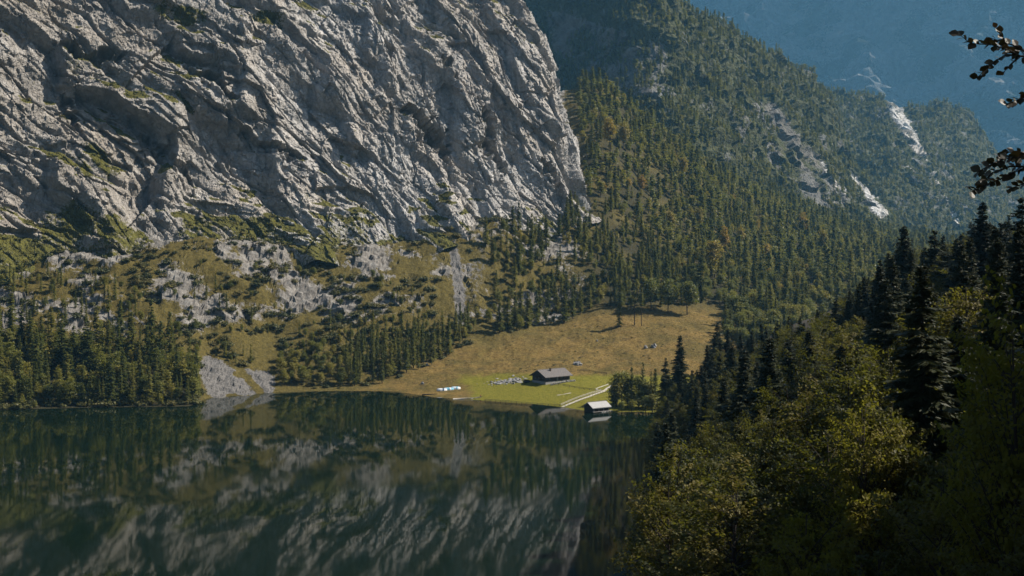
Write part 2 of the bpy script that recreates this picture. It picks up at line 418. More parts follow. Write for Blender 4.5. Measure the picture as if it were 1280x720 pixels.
fx2 = np.exp(-((gpx - 600 + 0.30 * (gpy - 330)) / 30) ** 2) * sstep(290, 312, gpy) * sstep(412, 370, gpy) * 0.42
fn_ = fbm(gf * 0.09, 4, 0.65).reshape(gsh)
fan = blur(inpoly(gpx + 9 * fn_, gpy + 7 * fn_, [(250, 444), (268, 450), (300, 456), (345, 470), (338, 494), (262, 496), (250, 470)]).astype(float), 3)
g_in = np.exp(-((gpx - (292 + 0.95 * (gpy - 455))) / 7) ** 2) * fan + 0.9 * np.clip(fn_ - 0.2, 0, 1)
track = np.exp(-((gpy - (375 + (gpx - 150) * 1.06)) / 3.0) ** 2) * sstep(140, 160, gpx) * sstep(190, 178, gpx)
scree = np.clip(fx + fx2 + np.clip(fan * 1.2 - g_in * 1.3, 0, 1) + track * 0.8, 0, 1)
green = sstep(11, 4.5, G[..., 2]) * in_meadow * sstep(530, 650, gpx + 40 * rn)
rock = np.clip(rock * (1 - scree), 0, 1)
edge = sstep(1.2, 0.4, G[..., 2]) * 0.25
# relief
gn = grid_normals(G); gn *= np.sign(gn[..., 2:3])
rel = fbm(gf * 0.012, 4).reshape(gsh) * 4.5 * sstep(6, 30, G[..., 2]) * (1 - 0.55 * in_meadow)
rel += fbm(gf * 0.07, 4, 0.55).reshape(gsh) * (1.0 + 1.1 * slope_zone) * sstep(0.5, 9, G[..., 2])
rel += fbm(gf * 0.3, 3, 0.55).reshape(gsh) * 0.42 * land * (1 - 0.7 * green)
fc = facets(gf * 0.06, 0.9).reshape(gsh) * 2.2 + facets(gf * 0.2, 0.9).reshape(gsh) * 0.8
rel += np.clip(fc, -2.0, 3.2) * np.clip(rock * 1.4, 0, 1) * slope_zone
rel += (ridged(gf * 0.05, 3).reshape(gsh) - 0.8) * scree * 1.6 + facets(gf * 0.3, 1.2).reshape(gsh) * 0.5 * scree
G = G + gn * rel[..., None]
G[..., 2] = np.where(G[..., 1] > 0, G[..., 2], 0)
ground = structure(mesh_obj('ground', G, grid_faces(*gsh), M_ground, smooth=True))
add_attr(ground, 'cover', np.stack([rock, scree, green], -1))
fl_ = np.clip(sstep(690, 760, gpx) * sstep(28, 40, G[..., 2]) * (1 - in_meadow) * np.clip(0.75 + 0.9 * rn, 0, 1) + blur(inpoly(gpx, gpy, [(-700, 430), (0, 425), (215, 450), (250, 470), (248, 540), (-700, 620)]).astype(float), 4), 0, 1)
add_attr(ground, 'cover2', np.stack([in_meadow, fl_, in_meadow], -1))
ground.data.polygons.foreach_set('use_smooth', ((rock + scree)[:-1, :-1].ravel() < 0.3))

# ---- limestone cliff: base and top curves, displaced along its normal
front = [(-700, 470, 62), (-400, 530, 68), (-150, 585, 72), (0, 622, Zp(322, 622)), (150, 660, Zp(303, 660)), (300, 698, Zp(298, 698)), (420, 727, Zp(306, 727)),
         (500, 748, Zp(304, 748)), (560, 772, Zp(282, 772)), (620, 803, Zp(268, 803)), (690, 842, Zp(264, 842)), (733, 866, Zp(246, 866))]
ZT = 405.0
base, top = [], []
for i, (px, d, z) in enumerate(front):
    x = (px - 640) / F * d
    base.append((x, d, z - 26))
for i in range(len(front)):
    a = np.array(base[max(i - 1, 0)]); c = np.array(base[min(i + 1, len(front) - 1)])
    t = (c - a)[:2]; t /= np.linalg.norm(t); n = np.array([-t[1], t[0]])
    s = 132
    top.append((base[i][0] + n[0] * s, base[i][1] + n[1] * s, ZT))
top[-1] = (-26, 915, ZT); top[-2] = (-60, 906, ZT); top[-3] = (-100, 893, ZT); top[-4] = (-140, 876, ZT)
base += [(76, 892, 110), (84, 930, 118), (82, 990, 140), (60, 1090, 180), (0, 1210, 220)]
top += [(-24, 935, ZT), (-24, 965, ZT), (-34, 1020, ZT), (-60, 1120, ZT), (-120, 1240, ZT)]
base = np.array(base, float); top = np.array(top, float)
su = np.concatenate([[0], np.cumsum(np.linalg.norm(np.diff(base[:, :2], axis=0), axis=1))])
NU, NV = 860, 470
i0 = 2                                               # denser where the frame looks
dens = np.interp(np.linspace(0, 1, 400), [0, 0.08, 0.16, 0.8, 0.86, 1], [0.3, 0.4, 1, 1, 0.6, 0.25])
uu = np.concatenate([[0], np.cumsum(1 / np.maximum(dens, 0.05))])
sgrid = np.linspace(0, su[-1], 600)
fpx = 640 + F * np.interp(sgrid, su, base[:, 0]) / np.interp(sgrid, su, base[:, 1])
wgt = np.where((fpx > -30) & (sgrid < su[13]), 1.0, 0.28)
cw = np.concatenate([[0], np.cumsum(0.5 * (wgt[1:] + wgt[:-1]))])
sq = np.interp(np.linspace(0, cw[-1], NU), cw, sgrid)
def curve(A):
    out = np.stack([np.interp(sq, su, A[:, k]) for k in range(3)], 1)
    ker = np.hanning(61)[1:-1]; ker /= ker.sum()
    return np.stack([np.convolve(np.pad(out[:, k], 29, mode='reflect', reflect_type='odd'), ker, 'valid') for k in range(3)], 1)
B = curve(base); T = curve(top)
vv = np.linspace(0, 1, NV)
prof = vv + 0.045 * np.sin(vv * 9.0)                  # gentle convexity and benches
C = B[:, None, :] * (1 - vv[None, :, None]) + T[:, None, :] * vv[None, :, None]
C[..., :2] = B[:, None, :2] * (1 - prof[None, :, None]) + T[:, None, :2] * prof[None, :, None]
cn = grid_normals(C); cn = blur(cn, 6); cn /= np.linalg.norm(cn, axis=2, keepdims=True)
if cn[NU // 2, NV // 2, 1] > 0: cn = -cn
cs = C.shape[:2]; cf = C.reshape(-1, 3).astype(np.float32)
cpx, cpy = proj(C)
# face coordinates: along the wall and up it
along = np.repeat(sq[:, None], NV, 1).astype(np.float32).ravel(); up = C[..., 2].astype(np.float32).ravel()
warp = fbm(cf * 0.012, 3).ravel()
def streaks(ang, w, l, seed, octv=4, amp=1.0):
    a = math.radians(ang)
    q = np.stack([(along * math.cos(a) + up * math.sin(a)) / l, (-along * math.sin(a) + up * math.cos(a)) / w + warp * 0.4, np.full_like(up, seed)], 1)
    return q
right_w = sstep(380, 600, cpx).ravel()
calm = 1 - 0.35 * right_w
disp = fbm(cf * 0.0085, 3) * 11 * calm
def ledges(ang, w, l, seed, amp, lean=0.86):
    """slabs leaning back, each ending in a short overhang: broad lit faces, narrow shaded undersides"""
    a = math.radians(ang)
    x = (-along * math.sin(a) + up * math.cos(a)) / w
    y = (along * math.cos(a) + up * math.sin(a)) / l
    q = np.stack([x * 0.45, y, np.full_like(x, seed)], 1)
    x = x + 1.05 * fbm(q, 2) + 0.30 * perlin(np.stack([x * 1.3, y * 5, np.full_like(x, seed + 3)], 1))
    k = np.floor(x); fr = x - k
    cell = _h3[_hash(k.astype(np.int32), (np.floor(y * 0.9 + 0.37 * k)).astype(np.int32), np.full(len(k), int(seed * 7), np.int32)), 0]
    m = np.clip(0.25 + 1.0 * cell + 0.9 * perlin(np.stack([x * 0.5, y * 1.6, np.full_like(x, seed + 9)], 1)), 0.0, 1.7)
    return -amp * m * np.where(fr < lean, fr / lean, (1 - fr) / (1 - lean))
L1 = ledges(-38, 56, 150, 1.3, 15) * (1 - right_w) + ledges(-58, 60, 190, 4.1, 11) * right_w
L2 = ledges(-33, 21, 60, 7.7, 4.2) * (1 - right_w) + ledges(-64, 24, 70, 2.9, 2.6) * right_w
L3 = ledges(-42, 8.5, 22, 5.5, 1.1) * (1 - right_w) + ledges(-55, 9, 22, 8.3, 0.7) * right_w
disp += (L1 + 7.5) * 0.85 + L2 * 0.66 + L3 * 0.8
dl = billow(streaks(-40, 46, 190, 1.7), 3); dr = billow(streaks(-63, 38, 190, 5.2), 3)
disp += 3.6 * calm * (dl * (1 - right_w) + dr * right_w)
deep = (cf[:, 1] * 0.8 - cf[:, 0] * 0.6)
def slabs(w, l, t, seed):
    al, ar = math.radians(-40), math.radians(-63); res = 0
    for a, k in ((al, 1 - right_w), (ar, right_w)):
        q = np.stack([(along * math.cos(a) + up * math.sin(a)) / l, (-along * math.sin(a) + up * math.cos(a)) / w + warp * 0.25, deep / w * 0.6 + seed], 1)
        res = res + k * facets(q, t)
    return res
disp += slabs(26, 55, 1.1, 0.3) * 3.2
disp += slabs(9.5, 19, 1.1, 9.1) * 0.85
def cracks(ang, w, l, seed, depth, wide):
    return -depth * np.exp(-(perlin(streaks(ang, w, l, seed)) / wide) ** 2)
disp += (cracks(-37, 30, 150, 21.5, 3.4, 0.035) + cracks(-48, 14, 70, 33.1, 1.8, 0.045)) * (1 - right_w) + (cracks(-60, 30, 170, 44.2, 3.4, 0.035) + cracks(-72, 14, 80, 52.6, 1.8, 0.045) + cracks(-30, 34, 90, 61.2, 1.6, 0.04)) * right_w
disp += facets(cf * 0.19, 1.2) * 0.5 + facets(cf * 0.42, 1.2) * 0.2
disp += (ridged(cf * 0.16, 2) - 0.9) * 0.35
disp = disp.reshape(cs)
low_v = np.clip(1 - vv / 0.24, 0, 1)[None, :] ** 1.6           # buttress feet reach out unevenly into the slope
foot = fbm(np.stack([along * 0.014, along * 0.0, up * 0.004], 1), 3).reshape(cs)
disp = disp * (1 - 0.35 * low_v) + low_v * (6 + 30 * foot)
disp = np.clip(disp, -32, 38)
# named hollows and clefts seen on the wall: px, py, half length, half width, angle (image), depth
for (hx, hy, L, Wd, ang, dep) in [(528, 156, 44, 16, 44, 14), (552, 180, 26, 9, 62, 9), (612, 188, 30, 12, 60, 12), (568, 98, 36, 8, 58, 11), (606, 152, 36, 9, 62, 11), (708, 150, 26, 9, 68, 11), (690, 222, 28, 8, 58, 8),
                                  (345, 186, 50, 9, 26, 8), (112, 60, 50, 12, 10, 12), (262, 100, 50, 12, 38, 9), (205, 190, 56, 10, 46, 7), (90, 140, 34, 9, 60, 7)]:
    a = math.radians(ang); dx = cpx - hx; dy = cpy - hy
    s = (dx * math.cos(a) + dy * math.sin(a)) / L; t = (-dx * math.sin(a) + dy * math.cos(a)) / Wd
    q_ = np.stack([cf[:, 0] * 0.05, cf[:, 1] * 0.05, cf[:, 2] * 0.05 + hx], 1)
    t = t + 1.0 * fbm(q_ * 1.6, 3, 0.6).reshape(cs); s = s + 0.5 * fbm(q_ + 40, 2).reshape(cs)
    r2 = s * s + np.where(t < 0, t * t * 1.6, t * t)
    disp -= dep * 1.75 * np.clip(1 - r2, 0, 1) ** 0.5 * np.clip(0.72 - 0.75 * t, 0.05, 1.25)
C = C + cn * disp[..., None]
for k in range(1): pass
cnn = grid_normals(C); cnn *= np.sign((cnn * cn).sum(2, keepdims=True))
csm = blur(cnn[..., 2], 3)
ledge = sstep(0.46, 0.72, csm)
gno = fbm(cf * 0.03, 4).reshape(cs)
lowg = sstep(225, 310, cpy + 60 * gno) * sstep(640, 420, cpx) * 0.5 + sstep(300, 60, cpx) * 0.10
cgrass = np.clip(ledge * 0.85 + gno * 0.28 * (0.4 + ledge) + lowg + np.clip(gno - 0.15, 0, 1) * 0.35 * sstep(450, 150, cpx), 0, 1)
for (hx, hy, L, Wd, ang) in [(228, 20, 42, 9, 12), (345, 30, 48, 9, 14), (130, 205, 46, 12, 50), (230, 130, 20, 4, 45), (250, 245, 14, 4, 30)]:
    a = math.radians(ang); dx = cpx - hx; dy = cpy - hy
    s = (dx * math.cos(a) + dy * math.sin(a)) / L; t = (-dx * math.sin(a) + dy * math.cos(a)) / Wd
    cgrass = np.maximum(cgrass, 0.9 * np.clip(1.4 - s * s - t * t, 0, 1) * np.clip(0.7 + gno, 0, 1))
cliff = structure(mesh_obj('cliff', C, grid_faces(*cs), M_cliff, smooth=False))
add_attr(cliff, 'cover', np.stack([cgrass, sstep(520, 120, cpx) * 0.62, cgrass * 0], -1))  # second channel turns the left of the wall darker brown
# mountain shoulder above and behind the wall (out of the frame's top, seen in the lake)
Tn = C[:, -1, :]
sh = np.stack([Tn + np.array([-0.45, 0.6, 0.42]) * k for k in np.linspace(0, 420, 12)], 1)
sh[:, 1:, 2] += fbm(sh[:, 1:].reshape(-1, 3) * 0.02, 4).reshape(sh.shape[0], -1) * 14
shoulder = structure(mesh_obj('mountain_shoulder', sh, grid_faces(*sh.shape[:2]), M_cliff, smooth=False))
add_attr(shoulder, 'cover', np.full((sh.shape[0] * sh.shape[1], 3), 0.35))

# ---- forested spur behind the cliff
def ridge_cols(rows): return [col(px, *kn) for px, kn in rows]
spur_cols = ridge_cols([
    (480,  [(1500, 140), (1650, 260), (1850, Zp(60, 1850)), (2100, Zp(-230, 2100)), (2500, 500)]),
    (650,  [(1480, 150), (1620, 270), (1800, Zp(70, 1800)), (2000, Zp(-210, 2000)), (2400, 500)]),
    (740,  [(1430, 170), (1560, 290), (1720, Zp(70, 1720)), (1880, Zp(-130, 1880)), (2300, 480)]),
    (815,  [(1360, 190), (1460, 270), (1580, Zp(90, 1580)), (1740, Zp(-55, 1740)), (2200, 450)]),
    (870,  [(1370, 180), (1480, Zp(170, 1480)), (1640, Zp(90, 1640)), (1820, Zp(8, 1820)), (2300, 420)]),
    (930,  [(1430, 160), (1560, Zp(205, 1560)), (1730, Zp(125, 1730)), (1930, Zp(50, 1930)), (2400, 380)]),
    (985,  [(1480, 140), (1640, Zp(235, 1640)), (1820, Zp(155, 1820)), (2030, Zp(80, 2030)), (2500, 330)]),
    (1022, [(1520, 130), (1690, Zp(250, 1690)), (1880, Zp(175, 1880)), (2100, Zp(104, 2100)), (2600, 260)]),
    (1046, [(1540, 120), (1710, Zp(262, 1710)), (1910, Zp(205, 1910)), (2140, Zp(150, 2140)), (2600, 200)]),
    (1068, [(1560, 112), (1730, Zp(274, 1730)), (1930, Zp(242, 1930)), (2160, Zp(210, 2160)), (2600, 160)]),
    (1108, [(1580, 105), (1750, Zp(296, 1750)), (1950, Zp(284, 1950)), (2180, Zp(270, 2180)), (2600, 120)]),
    (1160, [(1600, 100), (1760, 104), (1960, 112), (2200, 125), (2600, 110)]),
    (1300, [(1600, 95), (1760, 98), (1960, 102), (2200, 105), (2600, 105)]),
])
S1 = fan_surface(spur_cols, np.linspace(520, 1300, 330), 230, 1.0)
def rough_mountain(S, amp, k0, fac):
    n = grid_normals(S); n *= np.sign(n[..., 2:3]); f = S.reshape(-1, 3).astype(np.float32); s = S.shape[:2]
    d = (ridged(f * k0, 4) - 0.9) * amp + fbm(f * k0 * 4, 3) * amp * 0.3 + facets(f * k0 * 5, 1.2) * fac + facets(f * k0 * 14, 1.2) * fac * 0.35
    return S + n * d.reshape(s)[..., None], n
S1, s1n = rough_mountain(S1, 16, 0.0052, 5.0)
s1px, s1py = proj(S1)
def streak_mask(px, py, x0, y0, x1, y1, w0, w1):
    dx, dy = x1 - x0, y1 - y0; L2 = dx * dx + dy * dy
    t = np.clip(((px - x0) * dx + (py - y0) * dy) / L2, 0, 1)
    d = np.hypot(px - x0 - t * dx, py - y0 - t * dy)
    return sstep(1.3, 0.5, d / (w0 + (w1 - w0) * t))
M_spur_bare = rock_material('spur_slab', (0.44, 0.435, 0.425), (0.06, 0.065, 0.025), 0.5, 0.4)
def mountain(name, S, bare, veg, material, bare_material):
    o = structure(mesh_obj(name, S, grid_faces(*S.shape[:2]), [material, bare_material], smooth=False))
    veg = veg * (1 - np.clip(bare * 1.6, 0, 1)); add_attr(o, 'cover', np.stack([veg, veg * 0 + 0.15 * (bare < 0.3), veg], -1))
    fb = (bare[:-1, :-1] > 0.5).ravel().astype(np.int32)
    o.data.polygons.foreach_set('material_index', fb)
    return o
nz1 = fbm(S1.reshape(-1, 3).astype(np.float32) * 0.02, 4).reshape(S1.shape[:2])
bare1 = streak_mask(s1px + 6 * nz1, s1py, 1064, 214, 1103, 266, 2.5, 8) + 0.8 * streak_mask(s1px + 8 * nz1, s1py, 1026, 200, 1050, 240, 1.5, 3)
zone1 = inpoly(s1px, s1py, [(925, 135), (960, 120), (1040, 215), (1100, 268), (1020, 255), (960, 200)])
zone1b = inpoly(s1px, s1py, [(680, 10), (830, 55), (845, 120), (760, 118), (690, 60)])
spur = mountain('mountain_spur', S1, bare1, np.clip(0.85 + nz1 * 0.6 - 0.4 * zone1 - 0.5 * zone1b, 0, 1), M_spur, M_spur_bare)

spur2_cols = ridge_cols([
    (900,  [(2150, 150), (2350, 260), (2560, 370), (2800, 420), (3200, 300)]),
    (1000, [(2150, 150), (2350, Zp(210, 2350)), (2560, Zp(150, 2560)), (2800, Zp(112, 2800)), (3200, 300)]),
    (1060, [(2150, 145), (2350, Zp(215, 2350)), (2560, Zp(160, 2560)), (2780, Zp(118, 2780)), (3200, 300)]),
    (1110, [(2130, 140), (2330, Zp(225, 2330)), (2540, Zp(170, 2540)), (2760, Zp(126, 2760)), (3200, 280)]),
    (1150, [(2150, 135), (2360, Zp(235, 2360)), (2580, Zp(182, 2580)), (2800, Zp(132, 2800)), (3250, 260)]),
    (1195, [(2200, 130), (2420, Zp(245, 2420)), (2640, Zp(190, 2640)), (2860, Zp(134, 2860)), (3300, 240)]),
    (1235, [(2260, 125), (2480, Zp(262, 2480)), (2700, Zp(216, 2700)), (2920, Zp(176, 2920)), (3350, 220)]),
    (1275, [(2320, 120), (2540, Zp(280, 2540)), (2760, Zp(252, 2760)), (2980, Zp(226, 2980)), (3400, 200)]),
    (1340, [(2380, 115), (2600, 130), (2820, 160), (3040, 190), (3450, 180)]),
    (1500, [(2450, 110), (2680, 115), (2900, 120), (3100, 130), (3500, 150)]),
])
S2 = fan_surface(spur2_cols, np.linspace(960, 1500, 240), 200, 1.0)
S2, s2n = rough_mountain(S2, 14, 0.006, 5.0)
s2px, s2py = proj(S2)
nz2 = fbm(S2.reshape(-1, 3).astype(np.float32) * 0.016, 4).reshape(S2.shape[:2])
bare2 = (streak_mask(s2px + 9 * nz2, s2py + 8 * nz2, 1116, 132, 1148, 186, 9, 6) * (nz2 > -0.45) + 0.7 * streak_mask(s2px + 7 * nz2, s2py, 1150, 188, 1198, 278, 3, 3.5) * (nz2 > -0.05)
         + 0.8 * streak_mask(s2px + 7 * nz2, s2py, 1128, 205, 1145, 215, 2, 2))
spur2 = mountain('distant_spur', S2, bare2, np.clip(0.8 + nz2 * 0.6, 0, 1), M_spur, M_spur_bare)

# ---- the far mountain wall closing the valley
wall_cols = ridge_cols([(px, [(d0, 150), (d0 + 380, 480), (d0 + 700, 1100), (d0 + 930, 1450), (d0 + 1400, 2600)]) for px, d0 in
                        [(100, 6400), (500, 5950), (800, 5550), (1100, 5150), (1400, 4800), (1800, 4450), (2300, 4100)]])
S3 = fan_surface(wall_cols, np.linspace(100, 2300, 300), 200, 1.0)
n3 = grid_normals(S3); n3 *= np.sign(n3[..., 2:3]); f3 = S3.reshape(-1, 3).astype(np.float32)
d3 = (ridged(f3 * 0.0021, 5) - 0.9) * 120 + facets(f3 * np.array([0.006, 0.006, 0.009], np.float32), 1.2) * 22 + facets(f3 * 0.02, 1.2) * 7
d3 += (ridged(np.stack([f3[:, 0] * 0.002 + f3[:, 2] * 0.004, f3[:, 1] * 0.002, f3[:, 2] * 0.009], 1), 3) - 0.9) * 35
S3 = S3 + n3 * d3.reshape(S3.shape[:2])[..., None]
farw = structure(mesh_obj('far_mountain', S3, grid_faces(*S3.shape[:2]), M_far, smooth=False))
nz3 = fbm(f3 * 0.004, 4).reshape(S3.shape[:2])
add_attr(farw, 'cover', np.stack([np.clip(0.45 + 0.7 * nz3, 0, 1), nz3 * 0, nz3 * 0], -1))

# ---- the near hillside the photographer stands on
ys_ = np.array([-250, -60, 0, 60, 100, 150, 180, 231, 300, 400, 490, 560, 700], float)
xs_ = np.array([-120, -80, -62, -34, -16, 2, 12, 28, 42, 60, 76, 92, 120], float)
def near_h(x, y):
    s = x - np.interp(y, ys_, xs_)
    z = np.where(s > 0, 75 * (1 - np.exp(-np.maximum(s, 0) / 60)), s * 0.5)
    z = z + KN * np.exp(-(x * x + y * y) / 26.0 ** 2)
    xr = np.maximum(0.58 * y + 14, 44)                  # unseen mountainside past the right edge, raised to shade the near forest
    z = z + np.minimum(1.9 * np.maximum(x - xr, 0), 52 + 15 * np.sin(y * 0.045) + 13 * np.sin(y * 0.13 + 1)) * sstep(520, 330, y)
    fade = sstep(640, 430, y)
    return z * (0.25 + 0.75 * fade)
KN = 0.0
KN = 70.15 - float(near_h(np.array(0.0), np.array(0.0)))
nx = np.concatenate([np.linspace(-160, -30, 40, endpoint=False), np.linspace(-30, 40, 90, endpoint=False), np.linspace(40, 420, 90)])
ny = np.concatenate([np.linspace(-230, -20, 40, endpoint=False), np.linspace(-20, 60, 90, endpoint=False), np.linspace(60, 660, 130)])
XX, YY = np.meshgrid(nx, ny, indexing='ij'); ZZ = near_h(XX, YY)
nf = np.stack([XX, YY, ZZ], -1); q = nf.reshape(-1, 3)
rr = np.hypot(XX, YY)
ZZ = ZZ + fbm(q * 0.04, 4).reshape(XX.shape) * 2.0 * sstep(8, 40, rr) + fbm(q * 0.5, 3).reshape(XX.shape) * 0.12
nf[..., 2] = ZZ
hill = structure(mesh_obj('near_hillside', nf, grid_faces(*XX.shape), M_soil, smooth=True))

# ---- lake
lv = [(-1400, -300, 0), (900, -300, 0), (900, 720, 0), (-1400, 720, 0)]
lake = structure(mesh_obj('lake', lv, [[0, 1, 2, 3]], M_water))
# ------------------------------------------------------------------ haze: the valley air
def haze_box():
    x0, x1, y0, y1, z0, z1 = -3300, 7400, -330, 8100, -16, 2900
    v = [(x, y, z) for x in (x0, x1) for y in (y0, y1) for z in (z0, z1)]
    fcs = [[0, 1, 3, 2], [4, 6, 7, 5], [0, 4, 5, 1], [2, 3, 7, 6], [0, 2, 6, 4], [1, 5, 7, 3]]
    m, nt, out = mat('valley_air'); b = NB(nt)
    pv = b.n('ShaderNodeVolumePrincipled')
    pv.inputs['Color'].default_value = HAZE_COLOR
    pv.inputs['Density'].default_value = HAZE_DENSITY
    pv.inputs['Anisotropy'].default_value = 0.15
    b.link(pv.outputs[0], out.inputs['Volume'])
    o = mesh_obj('haze', v, fcs, m); o['kind'] = 'stuff'
    o['label'] = 'thin blue haze filling the whole valley'; o['category'] = 'haze'
    return o
HAZE_COLOR = (0.24, 0.62, 1.0, 1); HAZE_DENSITY = 0.00004
haze_box()

# ------------------------------------------------------------------ tree shapes (all metres, base at the origin)
def tube(pts, rad, k=6):
    pts = np.array(pts, float); V, Fc = [], []
    for i, p in enumerate(pts):
        t = pts[min(i + 1, len(pts) - 1)] - pts[max(i - 1, 0)]; t /= np.linalg.norm(t) + 1e-9
        a = np.cross(t, [0, 0, 1.0] if abs(t[2]) < 0.9 else [1.0, 0, 0]); a /= np.linalg.norm(a); b = np.cross(t, a)
        for j in range(k):
            q = 2 * math.pi * j / k
            V.append(p + rad[i] * (math.cos(q) * a + math.sin(q) * b))
    for i in range(len(pts) - 1):
        for j in range(k):
            Fc.append((i * k + j, i * k + (j + 1) % k, (i + 1) * k + (j + 1) % k, (i + 1) * k + j))
    return np.array(V), np.array(Fc)
def join(parts):
    V, Fc, o = [], [], 0
    for v, f in parts:
        V.append(v); Fc.append(f + o); o += len(v)
    return np.concatenate(V), np.concatenate(Fc)
def quads_from(c, ax, ay):
    """c, ax, ay (n,3): rhombus leaf cards"""
    V = np.stack([c - ax, c - ay * 0.9 - ax * 0.1, c + ax, c + ay], 1).reshape(-1, 3)
    return V, np.arange(len(c) * 4).reshape(-1, 4)
def unit(v): return v / (np.linalg.norm(v, axis=-1, keepdims=True) + 1e-9)

def spruce_shape(h, r, nbr, ntw, card, seed, droop=0.42, bare=0.06, fullness=1.0):
    g = np.random.default_rng(seed)
    t = np.sort(bare + (0.985 - bare) * g.uniform(0, 1, nbr) ** 1.12)
    whorl = np.round(t / 0.022) * 0.022; t = np.clip(0.88 * t + 0.12 * whorl, bare, 0.985)
    side = 1 + 0.28 * np.sin(g.uniform(0, 6.28) + g.uniform(0, 6.28, nbr))
    az0 = g.uniform(0, 2 * math.pi, nbr)
    L = r * (1 - t) ** 0.92 * (0.45 + 0.72 * g.uniform(size=nbr)) * side * (1 + 0.18 * np.sin(az0 * 3 + t * 9) + 0.12 * np.sin(t * 31 + az0)) * np.clip((t - bare + 0.06) / 0.14, 0.45, 1) + 0.03 * r
    az = az0
    e0 = 0.30 - 0.75 * (1 - t)                      # rising near the top, drooping below
    C, AX, AY = [], [], []
    for j in range(ntw):
        s = (j + 0.5 + g.uniform(-0.35, 0.35, nbr)) / ntw
        s = s ** 0.85
        rad = L * s; z = t * h + rad * np.tan(e0 * 0.55) - droop * L * s ** 2 * 0.55 + 0.25 * L * np.clip(s - 0.7, 0, 1)
        d = np.stack([np.cos(az), np.sin(az), np.zeros(nbr)], 1); sd = np.stack([-np.sin(az), np.cos(az), np.zeros(nbr)], 1)
        for sg in (-1, 1):
            wid = (0.25 + 0.55 * (1 - s)) * np.minimum(L, 0.42 * r) * g.uniform(0.6, 1.1, nbr) * fullness
            dirv = unit(sg * sd * (0.9 + 0.3 * g.uniform(size=(nbr, 1))) + d * (0.75 + 0.4 * g.uniform(size=(nbr, 1))) + np.stack([0 * az, 0 * az, -0.32 - 0.55 * g.uniform(size=nbr)], 1))
            ln = np.maximum(wid * 0.55, card * 0.8)[:, None]
            c = d * rad[:, None] + np.stack([0 * z, 0 * z, z], 1) + dirv * ln * 0.9
            up_ = unit(np.cross(dirv, d + g.normal(0, 0.35, (nbr, 3))))
            wv = unit(np.cross(up_, dirv))
            C.append(c); AX.append(dirv * ln); AY.append(wv * card * g.uniform(0.55, 1.1, (nbr, 1)))
    C, AX, AY = map(np.concatenate, (C, AX, AY))
    V, Fq = quads_from(C, AX, AY)
    # leader
    tv, tf = tube([(0, 0, -1.2), (0, 0, h * 0.3), (0.05, 0, h * 0.65), (0, 0, h * 0.985)], [h * 0.0135, h * 0.0105, h * 0.006, 0.02], 6)
    lv, lf = quads_from(np.array([[0, 0, h * 0.965]] * 3), np.array([[0, 0, h * 0.035]] * 3), np.array([[math.cos(a), math.sin(a), 0] for a in (0, 1.05, 2.1)]) * card * 0.4)
    return (tv, tf), join([(V, Fq), (lv, lf)])

def broad_shape(h, r, ncl, nlf, leaf, seed, bare=0.22, flat=1.0, clump=0.2, stems=5):
    g = np.random.default_rng(seed)
    cz = h * (bare + (1 - bare) * 0.5); rz = h * (1 - bare) * 0.5 * flat
    # lumpy crown made of several lobes
    lob = unit(g.normal(size=(9, 3))) * g.uniform(0.25, 0.62, (9, 1)); lr = g.uniform(0.34, 0.58, 9)
    lob = np.concatenate([lob, [[0, 0, 0.15]]]); lr = np.append(lr, 0.6)
    k = g.integers(0, len(lob), ncl)
    dirs = unit(g.normal(size=(ncl, 3)) + np.array([0, 0, 0.25]))
    P = lob[k] + dirs * (lr[k] * g.uniform(0.72, 1.02, ncl))[:, None]
    P = P * np.array([r, r, rz]) + np.array([0, 0, cz])
    out = unit(P - np.array([0, 0, cz - rz * 0.3]))
    C = np.repeat(P, nlf, 0) + g.normal(0, 1, (ncl * nlf, 3)) * np.array([clump * r, clump * r, clump * r * 0.45])
    nrm = unit(np.repeat(out, nlf, 0) * 0.6 + np.array([0, 0, 0.55]) + g.normal(0, 0.55, (ncl * nlf, 3)))
    ax = unit(np.cross(nrm, g.normal(size=(ncl * nlf, 3)))); ay = np.cross(nrm, ax)
    sz = leaf * g.uniform(0.55, 1.15, (ncl * nlf, 1))
    V, Fq = quads_from(C, ax * sz, ay * sz * 0.62)
    parts = [tube([(0, 0, -0.8), (0.02 * h, 0, h * 0.25), (0, 0.02 * h, h * 0.55), (0.01 * h, 0, h * 0.86)], [h * 0.018, h * 0.013, h * 0.008, h * 0.002], 6)]
    for i in range(stems):
        e = P[g.integers(0, ncl)]; z0 = h * g.uniform(bare * 0.8, 0.5)
        mid = np.array([e[0] * 0.45, e[1] * 0.45, z0 + (e[2] - z0) * 0.35])
        parts.append(tube([(0, 0, z0), mid, e], [h * 0.007, h * 0.005, h * 0.001], 5))
    return join(parts), (V, Fq)

